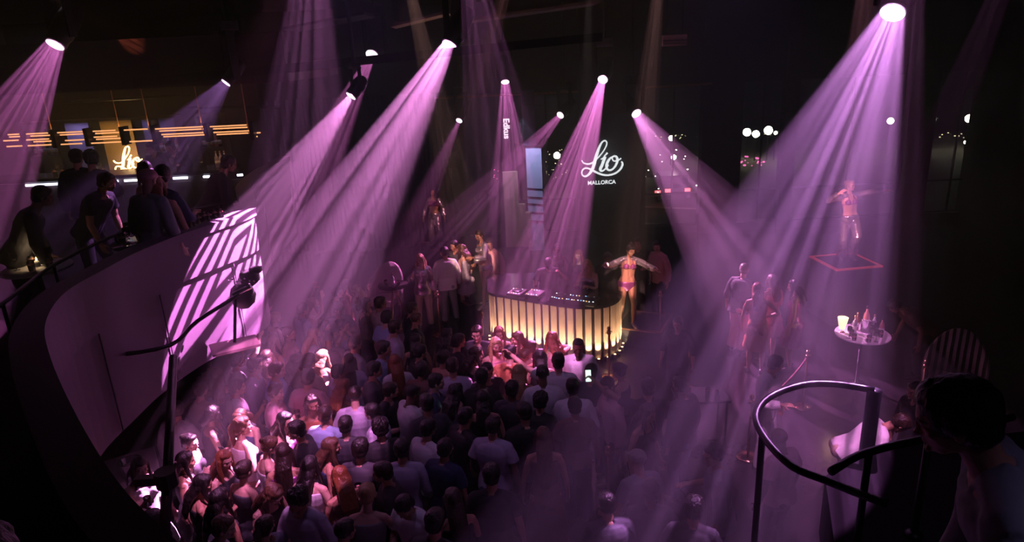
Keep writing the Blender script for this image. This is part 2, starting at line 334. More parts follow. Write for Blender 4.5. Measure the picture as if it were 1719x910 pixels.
# lowered dark brown ceiling over the bar and its fascia
b = MB(); b.box((-8.4, 12.3, 5.45), (10.4, 3.2, .12)); struct(b.build('ceiling_bar', mat('bar_soffit', (.10, .06, .045), .5, noise_s=2)))
b = MB(); b.box((-8.4, 10.68, 5.75), (10.4, .08, .7)); struct(b.build('trim_2', mat('bar_fascia', (.05, .032, .03), .5, noise_s=2)))
for a, c, L0 in ((at(100, 172, d=12), at(320, 160, d=12), 1), (at(310, 181, d=12), at(470, 180, d=12), 0)):
    b = MB(); b.tube([a, c], .025); o = b.build('ceiling_pipe', METAL); tag(o, 'thin dark ceiling pipe in front of the bar soffit, %s' % ('longer and higher one' if a.z > 0 and L0 else 'shorter and lower one'), 'pipe')
# ---------------------------------------------------------------- mezzanines
Z1 = 2.9
edge = [(-4.15, 13.2), (-4.08, 11.6), (-3.85, 10.2), (-3.46, 9.25), (-3.18, 8.43), (-3.36, 7.8), (-3.59, 7.21), (-3.72, 6.6), (-3.74, 6.07), (-3.72, 5.41), (-3.45, 4.72), (-3.0, 4.06), (-2.34, 3.24), (-1.79, 2.62), (-1.38, 2.24), (-.8, 1.75), (-.1, 1.35), (.7, 1.2)]
EP = smoothpath([(x, y, 0) for x, y in edge], 5)
def nrm(i):
    t = (EP[min(i+1, len(EP)-1)]-EP[max(i-1, 0)]).normalized(); return Vector((-t.y, t.x, 0))*-1     # away from the dance floor
def offs(o, z): return [Vector((p.x, p.y, z))+nrm(i)*o for i, p in enumerate(EP)]
b = MB(); rr = [offs(0, 3.95), offs(0, 3.86), offs(.03, 3.86), offs(.19, 3.86), offs(.21, 3.86), offs(.21, 3.95)]
R_ = [b.ring([r[i] for r in rr]) for i in range(len(EP))]; b.skin(R_); struct(b.build('parapet_ledge_trim_3', PLAST))
bpy.data.objects['parapet_ledge_trim_3'].name = 'trim_3'
b = MB(); rr = [offs(.03, 3.865), offs(.03, 3.42), offs(.16, 3.42), offs(.16, 3.865)]; b.skin([b.ring([r[i] for r in rr]) for i in range(len(EP))]); struct(b.build('wall_parapet', PLAST2))
b = MB(); rr = [offs(.07, 3.43), offs(.07, 2.38), offs(.16, 2.38), offs(.16, 3.43)]; b.skin([b.ring([r[i] for r in rr]) for i in range(len(EP))]); struct(b.build('wall_parapet_lower', PLAST2))
b = MB()   # thin seams between the parapet panels
for i in range(6, len(EP)-4, 9):
    p = EP[i]-nrm(i)*(-.055); b.cyl(Vector((p.x, p.y, 2.4)), Vector((p.x, p.y, 3.4)), .008, n=6)
struct(b.build('trim_4', PLAST))
# floor slab of the left mezzanine (behind the parapet) and the camera-side corner on the right
pts = [Vector((p.x, p.y, 0))+nrm(i)*.1 for i, p in enumerate(EP)] + [Vector((.7, -4, 0)), Vector((-14, -4, 0)), Vector((-14, 14.3, 0)), Vector((-4.9, 14.3, 0))]
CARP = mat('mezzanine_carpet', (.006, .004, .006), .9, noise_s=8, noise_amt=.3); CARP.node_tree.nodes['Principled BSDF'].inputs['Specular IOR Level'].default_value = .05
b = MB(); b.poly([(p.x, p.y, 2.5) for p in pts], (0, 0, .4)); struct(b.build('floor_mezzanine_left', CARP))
b = MB(); q = [at(1385, 800, z=Z1), at(1422, 768, z=Z1), at(1530, 745, z=Z1), at(1800, 715, z=Z1)]
b.poly([(v.x, v.y, 2.45) for v in q]+[(6.5, 1.0, 2.45), (6.5, -4, 2.45), (.7, -4, 2.45), (.7, 1.15, 2.45), (1.15, 1.5, 2.45)], (0, 0, .45)); struct(b.build('floor_mezzanine_right', CARP))
# back wall of the bar and the end wall left of it
b = MB(); b.box((-9.45, 14.2, 4.2), (9.1, .2, 2.6)); struct(b.build('wall_bar', mat('bar_wall', (.055, .04, .05), .6, noise_s=3)))
# ---------------------------------------------------------------- rails
def rail(path, posts, r, label, zf, group=None, M=METAL):
    t = thing('handrail', label, 'railing', (path[0].x, path[0].y, zf), 0, group); o_ = t.location
    b = MB(); b.tube([p-o_ for p in path], r, 10); b.build('rail', M, t, True)
    for i, z0, rr in posts:
        p = path[i]-o_; b = MB(); b.cyl((p.x, p.y, z0-o_.z), p, rr, n=10); b.lathe([(rr*2.4, 0), (rr*2.4, .015), (rr, .03)], (p.x, p.y, z0-o_.z), 12); b.build('post', M, t, True)
    return t
pth = [at(1385, 799, z=2.95), at(1330, 783, z=3.3), at(1287, 740, z=3.3), at(1269, 700, z=3.3), at(1290, 668, z=3.3), at(1345, 647, z=3.3), at(1400, 645, z=3.3), at(1468, 655, z=3.3)]
pth = smoothpath([at(1490, 846, z=3.3), at(1440, 828, z=3.3), at(1385, 806, z=3.3), at(1330, 783, z=3.3)]+pth[2:], 4)
rail(pth, [(17, .0, .022), (len(pth)-1, 0, .05)], .024, 'curved dark handrail loop around the stair opening at the right', 0)
p2 = smoothpath([at(1395, 792, z=3.55), at(1440, 765, z=3.55), at(1500, 748, z=3.55), at(1560, 735, z=3.55), at(1700, 700, z=3.55)], 3)
rail(p2, [(4, Z1, .02), (9, Z1, .02)], .022, 'straight dark railing the man in the grey shirt leans on', Z1)
p3_ = smoothpath([at(-60, 560, z=3.9), at(30, 490, z=3.9), at(90, 445, z=3.9), at(170, 405, z=3.9), at(240, 375, z=3.9), at(330, 350, z=3.9), at(430, 333, z=3.9)], 3)
p3_ = [p for p in p3_]
rail(p3_, [(2, Z1, .016), (6, Z1, .016), (10, Z1, .016), (15, Z1, .016)], .018, 'thin rail on the left mezzanine behind the parapet ledge', Z1)
# tall black post and stair handrail down the left side
t = thing('truss_post', 'tall black pole on the left rising beside the crowd', 'pole', at(280, 905, z=0)); pb = t.location.copy()
b = MB(); tp = at(291, 600, d=6.2); bt = at(276, 900, d=4.6)
b.cyl(bt-pb, tp-pb, .036, n=12); b.cyl((0, 0, 0), bt-pb, .05, n=12); b.build('pole', METAL, t, True)
b = MB(); cp = at(282, 815, d=4.9); b.cyl(cp-pb, cp-pb+Vector((0, 0, .12)), .075, n=12); b.box(cp-pb+Vector((-.12, 0, .05)), (.2, .06, .06)); b.build('clamp', METAL, t)
b = MB(); b.lathe([(.25, 0), (.25, .02), (.06, .05)], (0, 0, 0)); b.build('base', METAL, t, True)
sp_ = smoothpath([at(175, 600, d=6.6), at(285, 580, d=6.9), at(330, 540, d=7.3), at(400, 495, d=7.7), at(430, 472, d=8.0)], 4)
t = thing('video_boom', 'black boom arm with a camera head over the left of the crowd', 'camera crane', sp_[12]); 
b = MB(); b.tube([p-t.location for p in sp_], .022, 8); b.build('boom_arm', METAL, t, True)
b = MB(); b.cyl(at(395, 500, d=7.7)-t.location, at(394, 575, d=7.7)-t.location, .018); b.build('upright', METAL, t)
b = MB(); c = at(394, 580, d=7.7)-t.location; b.box(c, (.5, .34, .03), rz=.5); b.build('shelf', mat('pink_board', (.5, .3, .34), .6), t)
b = MB(); c = at(400, 492, d=7.7)-t.location; b.cyl(c+Vector((-.06, .0, -.02)), c+Vector((.14, .04, .06)), .03); b.build('grip', CHROME, t)
b = MB(); c = at(407, 492, d=8)-t.location; b.ball(c+Vector((0, 0, -.03)), (.15, .14, .17)); b.box(c+Vector((.12, 0, .2)), (.2, .16, .14), bev=.03); b.box(c+Vector((.2, 0, .28)), (.12, .1, .06)); b.build('camera_body', BLK, t, True)
b = MB(); c = c+Vector((.0, 0, .14)); 
for k in range(7): b.ball(c+Vector((.05*k-.1, -.1, .02*sin(k*2)+.05)), .014)
b.build('knob', CHROME, t)
# ---------------------------------------------------------------- the bar
WOODD = mat('bar_front_wood', (.06, .04, .045), .5, noise_s=4)
t = thing('bar_counter', 'long dark bar counter on the left mezzanine with white light strips', 'bar', (-6.6, 11.9, Z1)); bx0, bx1 = -9.6, -4.75; cx = t.location.x
b = MB(); b.box(((bx0+bx1)/2-cx, 0, .5), (bx1-bx0, .5, 1.0)); b.build('cabinet', WOODD, t)
b = MB(); b.box(((bx0+bx1)/2-cx, -.03, 1.06), (bx1-bx0+.05, .68, .06), bev=.01); b.build('worktop', mat('bar_top_black', (.02, .02, .025), .15), t)
LED = glow('cool_led', (.78, .80, 1), 5); LED.cycles.emission_sampling = 'NONE'
for x0, x1 in ((40, 103), (164, 195), (206, 228), (262, 272), (288, 312), (339, 349), (396, 405)):
    a = aty(x0, 300-x0*.05, 11.6); c = aty(x1, 300-x1*.05, 11.6); b = MB(); b.box(((a.x+c.x)/2-cx, -.30, .98), (abs(c.x-a.x), .03, .035)); b.build('light_strip', LED, t)
for i in range(9):
    x = bx0+.35+i*.6; b = MB(); b.box((x-cx, -.26, .5), (.5, .02, .82), bev=.004); b.build('front_panel', WOODD, t)
# back shelves, sign niche
NICHE = mat('niche_amber_paint', (.42, .26, .10), .7)
NW = {}
def niche(x0, x1, name, M, label, shelves, col=None):
    a = aty(x0, 270, 13.9).x; c = aty(x1, 270, 13.9).x; t = thing(name, label, 'shelf unit', ((a+c)/2, 13.9, Z1+.75)); w_ = c-a
    b = MB(); b.box((0, .17, .55), (w_, .04, 1.1)); b.build('back_panel', M, t)
    b = MB()
    for s in (-1, 1): b = MB(); b.box((s*w_/2, 0, .55), (.04, .34, 1.1)); b.build('side_panel', WOODD, t)
    for z in shelves: b = MB(); b.box((0, 0, z), (w_, .32, .03)); b.build('shelf', WOODD, t)
    b = MB(); b.box((0, 0, 1.1), (w_+.04, .34, .04)); b.build('top_panel', WOODD, t)
    NW[t.name] = w_/2; return t
VIOP = mat('lavender_paint', (.40, .34, .58), .7)
n1 = niche(60, 113, 'bottle_shelf', mat('shelf_dark', (.05, .045, .07), .5), 'dark bottle shelf at the far left of the bar', (.02, .45))
n2 = niche(113, 172, 'lavender_niche', VIOP, 'lavender back panel left of the amber bar sign', (.02,))
n3 = niche(172, 243, 'sign_niche', NICHE, 'amber back panel behind the glowing bar sign', (.02,))
n4 = niche(243, 272, 'lavender_niche', VIOP, 'narrow lavender back panel right of the amber bar sign', (.02,))
n5 = niche(272, 313, 'bottle_shelf', mat('shelf_lav', (.16, .13, .24), .6), 'lavender bottle shelf right of the bar sign', (.02, .40))
n6 = niche(345, 385, 'bottle_shelf', mat('shelf_dark2', (.05, .045, .06), .5), 'dark bottle shelf at the right end of the bar', (.02, .45))
def areal(loc, size, sy, e, col, rx, parent=None):
    l = bpy.data.lights.new('strip', 'AREA'); l.shape = 'RECTANGLE'; l.size = size; l.size_y = sy; l.energy = e; l.color = col; lo = link('lamp', l, parent); lo.location = loc; lo.rotation_euler = (rx, 0, 0); return lo
for n_, e, c in ((n2, 2.4, (.6, .5, 1)), (n4, 1.3, (.6, .5, 1)), (n5, .9, (.65, .45, 1)), (n1, .35, (.6, .55, 1)), (n6, .35, (.7, .6, 1))): areal((0, -.10, 1.05), .5, .05, e, c, 0, n_)
areal((0, -.10, 1.05), .8, .05, 2.2, (1, .6, .22), 0, n3)
# scripted sign strokes (photo of the white sign, 9.1 px per pixel from 960,220)
SG = dict(L=[(150, 430), (175, 470), (235, 492), (300, 482), (360, 440), (430, 370), (490, 295), (530, 215), (528, 168), (500, 152), (462, 172), (425, 235), (392, 320), (362, 410), (338, 500), (310, 575), (262, 645), (205, 680), (160, 660), (148, 610), (180, 562), (235, 556), (300, 585), (370, 625), (460, 665), (560, 678), (660, 655), (735, 600), (770, 535), (768, 495), (752, 482)],
    i=[(440, 432), (478, 412), (505, 402), (488, 440), (460, 520), (432, 575), (440, 605), (475, 605), (525, 565), (560, 520)], a=[(543, 335), (520, 362), (488, 385)],
    o=[(632, 395), (575, 430), (535, 500), (530, 565), (565, 602), (620, 590), (670, 530), (695, 455), (675, 400), (632, 395), (615, 425), (640, 465), (700, 460), (752, 428)])
WD = dict(L=[9, 11, 13, 13, 11, 10, 9, 10, 11, 11, 13, 18, 24, 27, 27, 25, 19, 14, 12, 11, 12, 13, 16, 17, 15, 14, 14, 15, 17, 14, 10], i=[8, 10, 22, 24, 24, 24, 18, 12, 10, 8], a=[15, 11, 7], o=[12, 17, 22, 21, 16, 14, 18, 21, 18, 12, 11, 11, 11, 9])
def script_sign(t, org, ux, uz, k, M, dep=.03, only='Liao'):
    for key in 'Liao':
        pts = SG[key]; ws = WD[key]; P_ = smoothpath([Vector((x, -y, 0)) for x, y in pts], 4); W_ = smoothpath([Vector((q*.86, 0, 0)) for q in ws], 4)
        b = MB(); A = []; B = []
        for i, p in enumerate(P_):
            tg = (P_[min(i+1, len(P_)-1)]-P_[max(i-1, 0)]).normalized(); n_ = Vector((-tg.y, tg.x, 0))*W_[i].x
            A.append(p+n_); B.append(p-n_)
        f = lambda v, d: ux*((v.x-460)*k)+uz*((v.y+430)*k)+Vector((0, d, 0))
        rs = [b.ring([f(a, 0), f(c, 0), f(c, -dep), f(a, -dep)]) for a, c in zip(A, B)]; b.skin(rs)
        b.build('letter_stroke', M, t)
WHITE = glow('sign_white_glow', (.93, .98, 1), 1.5); WHITE.cycles.emission_sampling = 'NONE'
k9 = (aty(1060, 270, 19.85)-aty(960, 270, 19.85)).length/910
t = thing('white_script_sign', 'glowing white script wall sign over MALLORCA lettering behind the booth', 'sign', aty(960+460/9.1, 220+430/9.1, 19.86))
ux = Vector((1, 0, 0)); uz = Vector((0, 0, 1))
script_sign(t, None, ux, uz, k9, WHITE)
def text(s, size, name, M, parent, loc, rot=(radians(90), 0, 0), ext=.01, off=.0, sx=1, align='CENTER'):
    c = bpy.data.curves.new(name, 'FONT'); c.body = s; c.size = size; c.extrude = ext; c.offset = off; c.align_x = align; c.align_y = 'CENTER'
    o = bpy.data.objects.new('tmp', c); COL.objects.link(o); dg = bpy.context.evaluated_depsgraph_get(); me = bpy.data.meshes.new_from_object(o.evaluated_get(dg)); bpy.data.objects.remove(o)
    me.materials.clear(); me.materials.append(M); o = link(name, me, parent, loc); o.rotation_euler = rot; o.scale = (sx, 1, 1); return o
c = aty(1010, 306.5, 19.85)-t.location; text('MALLORCA', .155, 'lettering', WHITE, t, c, off=.003, sx=1.02)
t2 = thing('amber_script_sign', 'glowing amber script sign on the back wall of the bar', 'sign', aty(216, 268, 13.75)); AMB = glow('sign_amber_glow', (1, .66, .25), 7)
script_sign(t2, None, ux, uz, (aty(240, 268, 13.6)-aty(188, 268, 13.6)).length/640, AMB)
l = bpy.data.lights.new('sign_light', 'POINT'); l.energy = 9; l.color = (1, .62, .25); l.shadow_soft_size = .15; lo = link('lamp', l, t2); lo.location = (0, -.15, 0)
l = bpy.data.lights.new('sign_light', 'POINT'); l.energy = 3; l.color = (.8, .9, 1); l.shadow_soft_size = .2; lo = link('lamp', l, t); lo.location = (0, -.25, 0)
t = thing('vertical_neon_sign', 'small white script lettering running down the dark column', 'sign', aty(850, 216, 20.385))
text('Edkus', .25, 'lettering', glow('neon_pinkwhite', (1, .85, .95), 2), t, (0, 0, 0), rot=(radians(90), radians(90), 0), off=.006)
# copper light rack over the counter
t = thing('copper_light_rack', 'glowing copper tube rack hanging over the bar counter', 'hanging lamp', (-6.6, 11.6, 4.62)); TUBE = glow('copper_tube_glow', (1, .42, .16), 1.5)
TUBE.node_tree.nodes['Principled BSDF'].inputs['Base Color'].default_value = (.8, .4, .2, 1)
TUBE.cycles.emission_sampling = 'NONE'
xs = [aty(x, 236-x*.04, 11.6) for x in (10, 45, 95, 150, 210, 262, 350, 425, 438)]
random.seed(3)
for a, c in zip(xs, xs[1:]):
    for r_ in range(5):
        z = .0+(r_-2)*.048; y = (r_ % 2)*.12-.06; x0 = a.x+random.uniform(0, .12); x1 = c.x-random.uniform(0, .12)
        if random.random() < .2: continue
        b = MB(); b.cyl((x0+6.6, y, z+(a.z+c.z)/2-4.62), (x1+6.6, y, z+(a.z+c.z)/2-4.62), .011, n=8); b.build('glowing_tube', TUBE, t)
for p in xs[1:-1]:
    b = MB(); b.box((p.x+6.6, 0, p.z-4.62), (.07, .2, .30), bev=.01); b.build('clamp', METAL, t)
for x in (88, 202, 252, 341, 418):
    p = aty(x, 225, 11.6); b = MB(); b.cyl((p.x+6.6, 0, p.z-4.62), (p.x+6.6, 0, 5.39-4.62), .009, n=6); b.build('hanging_rod', COPPER, t)
lo = areal((0, 0, .16), 4.2, .1, 7, (1, .48, .18), radians(180), t); lo = areal((0, 0, -.16), 4.2, .1, 4, (1, .5, .22), 0, t)
# ---------------------------------------------------------------- bottles, glasses
def lathe_obj(name, prof, M, parent=None, n=14): b = MB(); b.lathe(prof, (0, 0, 0), n); return b.build(name, M, parent, True)
BOT = [mat('bottle_green', (.02, .06, .03), .1), mat('bottle_clear', (.45, .42, .52), .08), mat('bottle_amber', (.25, .09, .03), .1), mat('bottle_rose', (.65, .28, .30), .12)]
GOLD = mat('foil_gold', (.8, .55, .3), .3, 1)
def bottle(loc, i, label, group, s=1.0):
    t = thing('bottle', label, 'bottle', loc, 0, group); t.scale = (s,)*3
    lathe_obj('glass_body', [(.036, 0), (.038, .01), (.038, .17), (.032, .20), (.014, .235), (.0135, .30)], BOT[i % 4], t)
    lathe_obj('cap', [(.015, .27), (.015, .305), (.012, .31)], GOLD if i % 3 else METAL, t); lathe_obj('paper_label', [(.0386, .05), (.0386, .13)], LINEN, t); return t
def tumbler(loc, label, group, kind=0):
    t = thing('drinking_glass', label, 'glass', loc, 0, group)
    if kind == 0: lathe_obj('bowl', [(.030, 0), (.034, .004), (.038, .11), (.036, .11), (.031, .008), (.001, .008)], DRINK, t); lathe_obj('drink', [(.030, .01), (.0345, .075)], mat('drink_pink', (.7, .35, .3), .1), t)
    else:
        lathe_obj('bowl', [(.008, .09), (.03, .11), (.04, .15), (.036, .20), (.035, .20), (.038, .15), (.001, .10)], DRINK, t); lathe_obj('stem', [(.034, 0), (.006, .006), (.005, .09), (.01, .10)], DRINK, t)
    return t
random.seed(11)
for n_, cnt, lab in ((n1, 9, 'bottle on the upper shelf at the far left of the bar'), (n5, 6, 'bottle on the shelf right of the amber sign'), (n6, 6, 'bottle on the shelf at the right end of the bar')):
    xa = NW[n_.name]
    for i in range(cnt): bottle(n_.location+Vector((-xa*.82+i*2*xa*.82/(cnt-1), 0, (.465 if n_ is not n5 else .415)+.001)), i+(3 if n_ is n5 else 0), lab, lab+'s', 1.0)
for i, px in enumerate((92, 99, 105, 168, 174, 291, 300, 340)):
    p = aty(px, 292-px*.03, 11.85); tumbler((p.x, 11.85, Z1+1.091), 'clear glass standing on the far bar counter', 'glasses on the bar counter', i % 2)
for i, px in enumerate((366, 373, 380)): p = aty(px, 280, 11.85); bottle((p.x, 11.85, Z1+1.091), 1, ['lit clear bottle on the right end of the counter', 'slim bottle beside the lit one on the counter', 'bottle nearest the right end of the counter'][i], None, .9)
# ---------------------------------------------------------------- DJ booth
t = thing('dj_booth', 'curved DJ booth clad in uplit wooden slats with a black top', 'DJ booth', (.9, 12.6, 0)); o_ = t.location.copy()
bp = [(-.52, 13.9), (-.46, 13.3), (-.42, 12.78), (-.1, 12.55), (.4, 12.24), (.9, 11.96), (1.25, 11.80), (1.58, 11.78), (1.84, 11.93), (2.0, 12.2), (2.10, 12.6), (2.2, 13.2), (2.25, 13.7)]
BPm = smoothpath([(x, y, 0) for x, y in bp], 5)
HB = 1.08
b = MB(); b.poly([(p.x-o_.x, p.y-o_.y, 0) for p in BPm], (0, 0, HB)); b.build('booth_body', mat('booth_dark', (.035, .022, .028), .45), t)
cen = Vector((.9, 13.2, 0))
b = MB(); b.poly([(p.x+(p-cen).normalized().x*.06-o_.x, p.y+(p-cen).normalized().y*.06-o_.y, HB) for p in BPm], (0, 0, .055)); b.build('booth_top', mat('booth_top_black', (.02, .018, .022), .14), t)
SL = mat('slat_oak', (.74, .54, .38), .5, noise_s=7, noise_amt=.2); UP = glow('uplight_lens', (1, .68, .3), 6); UP.cycles.emission_sampling = 'NONE'
# arc length walk
acc = 0; nxt = .10; slats = 0; tot = 0
L_ = [0]
for a, c in zip(BPm, BPm[1:]): L_.append(L_[-1]+(c-a).length)
def along(s_):
    for i in range(len(L_)-1):
        if L_[i+1] >= s_: u = (s_-L_[i])/(L_[i+1]-L_[i]); return BPm[i].lerp(BPm[i+1], u), (BPm[i+1]-BPm[i]).normalized()
    return BPm[-1], (BPm[-1]-BPm[-2]).normalized()
s_ = .85; k = 0
while s_ < L_[-1]-.3:
    p, tg = along(s_); out = Vector((tg.y, -tg.x, 0)); yaw = math.atan2(tg.y, tg.x); c = p+out*.022-o_
    b = MB(); b.box((c.x, c.y, HB/2+.03), (.118, .035, HB-.08), rz=yaw, bev=.006); sl = b.build('wooden_slat', SL, t)
    c2 = p+out*.075-o_; b = MB(); b.cyl((c2.x, c2.y, .0), (c2.x, c2.y, .075), .026, n=10); u_ = b.build('uplight', COPPER, t)
    b = MB(); b.cyl((c2.x, c2.y, .075), (c2.x, c2.y, .079), .022, n=10); b.build('uplight_lens', UP, u_)
    l = bpy.data.lights.new('uplight_lamp', 'SPOT'); l.energy = 42; l.color = (1, .66, .42); l.spot_size = radians(56); l.spot_blend = .5; l.shadow_soft_size = .012; lo = link('lamp', l, t); lo.location = (c2.x+out.x*.07, c2.y+out.y*.07, .10); lo.rotation_euler = Vector((0, 0, -1)).rotation_difference(Vector((-out.x*.20, -out.y*.20, 1))).to_euler()
    s_ += .168; k += 1
# players and mixers on the booth
LEDW = glow('button_white', (.85, .9, 1), 3); LEDO = glow('button_orange', (1, .5, .15), 3); LEDB = glow('button_blue', (.2, .5, 1), 3)
for m_ in (LEDW, LEDO, LEDB): m_.cycles.emission_sampling = 'NONE'
zt = HB+.056
for i, (px, py, kind) in enumerate(((868, 492, 'player'), (898, 494, 'mixer'), (940, 500, 'player'), (965, 503, 'mixer'), (990, 506, 'player'))):
    p = at(px, py, z=zt+.04); t = thing('media_player' if kind == 'player' else 'mixer', ['black media player at the left end of the booth top', 'small black mixer beside the leftmost media player', 'black media player at the middle of the booth top', 'black mixer between the two right media players', 'black media player nearest the rounded booth corner'][i], 'DJ equipment', (p.x, p.y, zt), radians(-28)); 
    b = MB(); b.box((0, 0, .04), (.30, .34, .08), bev=.012); b.build('case', BLK, t)
    if kind == 'player': lathe_obj('jog_wheel', [(.10, .08), (.10, .095), (.085, .10), (.03, .10)], mat('jog', (.05, .05, .055), .25, .5), t, 24).location = (0, .02, 0)
    for c in range(9):
        b = MB(); b.box((-.12+(c % 5)*.055+random.uniform(-.01, .01), -.13+(c//5)*.235+random.uniform(-.01, .02), .084), (.022, .010, .008)); b.build('button', [LEDW, LEDO, LEDW, LEDW, LEDB][(c+i) % 5], t)
# ---------------------------------------------------------------- podiums
def podium(x, y, w_, d_, h_, rz, label, edge=BRASS):
    t = thing('podium', label, 'podium', (x, y, 0), rz); b = MB(); b.box((0, 0, h_/2-.01), (w_-.04, d_-.04, h_-.02)); b.build('podium_body', mat('podium_black', (.015, .014, .018), .4), t)
    b = MB()
    for s in (-1, 1): b.box((s*(w_/2-.03), 0, h_), (.06, d_, .03)); b.box((0, s*(d_/2-.03), h_+.001), (w_, .06, .03))
    b.build('edge_trim', edge, t); b = MB(); b.box((0, 0, h_), (w_-.12, d_-.12, .012)); b.build('top_surface', mat('podium_top', (.05, .035, .045), .25), t); return t
podium(-.85, 14.55, .95, .95, .42, .62, 'black podium with copper edge left of the DJ booth')
podium(2.62, 12.75, .95, 1.05, .36, -.45, 'black podium with copper edge right of the DJ booth')
podium(-2.15, 19.2, 1.1, 1.0, .35, .1, 'dark podium at the far back under the dancer in satin trousers')
podium(6.9, 13.4, 1.0, 1.0, 1.2, .12, 'tall podium with red edge under the dancer inside the widest beam', mat('podium_red', (.6, .08, .09), .4, emit=(1, .1, .12), es=.25))
# ---------------------------------------------------------------- stanchions
def stanchion(loc, label, lean=0):
    t = thing('stanchion', label, 'barrier post', loc, 0); lathe_obj('base', [(.16, 0), (.16, .015), (.10, .035), (.03, .05)], BRASS, t, 20)
    lathe_obj('pole', [(.018, .04), (.018, .92)], BRASS, t, 10); lathe_obj('collar', [(.034, .86), (.038, .88), (.034, .92)], BRASS, t, 12)
    b = MB(); b.ball((0, 0, .965), .036); b.build('finial', BRASS, t, True)
    for k in range(4): b = MB(); a = k*pi/2+.4; b.tube([(.034*cos(a), .034*sin(a), .89), (.06*cos(a), .06*sin(a), .90), (.062*cos(a), .062*sin(a), .87)], .006, 6); b.build('hook', BRASS, t)
    return t
ST = [((733, 488), 'copper barrier post in front of the man in the striped-light jacket'), ((617, 477), 'copper barrier post at the back left of the crowd'), ((808, 522), 'copper barrier post in front of the left podium'), ((1022, 548), 'copper barrier post in front of the right podium'),
      ((1109, 487), 'dim barrier post behind the right dancer'), ((1159, 563), 'copper barrier post standing alone in the violet beam'), ((1357, 588), 'copper barrier post behind the stair rail with a rope'), ((1556, 604), 'copper barrier post beside the striped chair'), ((1021, 748), 'copper barrier post at the right edge of the crowd')]
SP = []
for (px, py), lab in ST: p = at(px, py, z=1.0); p.z = 0; SP.append(p); stanchion(p, lab)
def rope(a, c, label, sag=.22):
    pts = [a.lerp(c, i/14)+Vector((0, 0, .88-sag*4*(i/14)*(1-i/14))) for i in range(15)]; b = MB(); b.tube(pts, .018, 8); tag(b.build('rope', mat('rope_velvet', (.30, .06, .10), .7), None, True), label, 'rope')
e = at(1318, 612, z=.8); e.z = 0
stanchion(Vector((at(1262, 668, z=.95).x, at(1262, 668, z=.95).y, 0)), 'dim barrier post left of the stair rail'); rope(SP[6], Vector((at(1262, 668, z=.95).x, at(1262, 668, z=.95).y, 0)), 'red rope hanging between the posts by the stair rail', .16)
# ---------------------------------------------------------------- tables
def table(p, r, h_, label, cl=True, foot='round'):
    t = thing('cocktail_table', label, 'table', (p.x, p.y, p.z)); lathe_obj('table_top', [(r, h_-.03), (r+.005, h_-.015), (r, h_)], mat('table_dark', (.04, .03, .035), .2) if not cl else LINEN, t, 28)
    if foot == 'round': lathe_obj('pedestal', [(.2, 0), (.2, .015), (.03, .05), (.025, h_-.03)], METAL, t, 16)
    else:
        for k in range(3): a = k*2.1+.3; b = MB(); b.cyl((.28*cos(a), .28*sin(a), 0), (.02*cos(a), .02*sin(a), h_-.02), .013); b.build('leg', BRASS, t)
    return t
def bucket(loc, label): t = thing('ice_bucket', label, 'bucket', loc); lathe_obj('pail', [(.085, 0), (.10, .01), (.125, .22), (.13, .225), (.118, .22), (.09, .02), (.001, .02)], CHROME, t, 20); lathe_obj('ice', [(.1, .15), (.06, .17), (.001, .175)], LINEN, t, 12); return t
def place(px, py, z): p = at(px, py, z=z); return p
# front-left white table
p = at(225, 812, z=.95); T1 = thing('dining_table', 'long white-clothed table at the lower left under the balcony', 'table', (p.x, p.y, 0), .55)
b = MB(); b.box((0, 0, .93), (.55, 1.5, .04), bev=.01); b.build('table_top', mat('table_dark', (.04, .03, .035), .2), T1); b = MB(); b.box((0, 0, .90), (.6, 1.54, .14), bev=.02); b.build('tablecloth', LINEN, T1)
for s in (-1, 1): b = MB(); b.cyl((0, s*.5, 0), (0, s*.5, .85), .035); b.build('leg', METAL, T1)
bucket(at(224, 800, z=.98), 'white ice bucket with garnish on the lower left table'); tumbler(at(243, 790, z=.98), 'glass behind the bucket on the lower left table', None); tumbler(at(236, 840, z=.98), 'glass in front of the bucket on the lower left table', None)
p = at(660, 478, z=1.05); p.z = 0; table(p, .32, 1.05, 'small high table on brass tripod legs at the back left', False, 'tri')
for i, (dx, dy) in enumerate(((-.15, 0), (.0, .1), (.12, -.05), (.03, -.14))): (tumbler if i < 3 else bottle)(*( (Vector((p.x+dx, p.y+dy, 1.051)), ['glass at the left of the tripod table', 'glass at the back of the tripod table', 'glass at the right of the tripod table'][i], None) if i < 3 else (Vector((p.x+dx, p.y+dy, 1.051)), 1, 'bottle at the front of the tripod table', None)))
# bottle service table in the right beam
p = at(1448, 560, z=.95); p.z = 0; table(p, .42, .95, 'round table crowded with bottles and glasses at the edge of the widest beam', True)
random.seed(5)
t = thing('table_lamp', 'warm glowing table lamp left of the bottles', 'lamp', p+Vector((-.30, .10, .951))); lathe_obj('lamp_shade', [(.045, .06), (.085, .26), (.08, .26), (.04, .06)], glow('shade_warm', (1, .62, .38), 2.2), t, 18); lathe_obj('base', [(.05, 0), (.045, .01), (.008, .02), (.008, .08)], BRASS, t)
l = bpy.data.lights.new('bulb', 'POINT'); l.energy = 5; l.color = (1, .5, .35); l.shadow_soft_size = .04; lo = link('lamp', l, t); lo.location = (0, 0, .32)
bucket(p+Vector((.12, .1, .951)), 'chrome ice bucket among the bottles on the right table')
for i, (dx, dy) in enumerate(((.10, .12), (.2, .05), (-.02, .18), (.25, -.1), (-.12, .05))): bottle(p+Vector((dx, dy, .951 if i else 1.0)), (3, 1, 2, 3, 1)[i], ['large rose bottle standing in the chrome bucket', 'clear bottle right of the chrome bucket', 'amber bottle behind the glasses on the right table', 'rose bottle nearest the bending man on the right table', 'clear bottle nearest the glowing lamp'][i], None, 1.25 if i == 0 else 1)
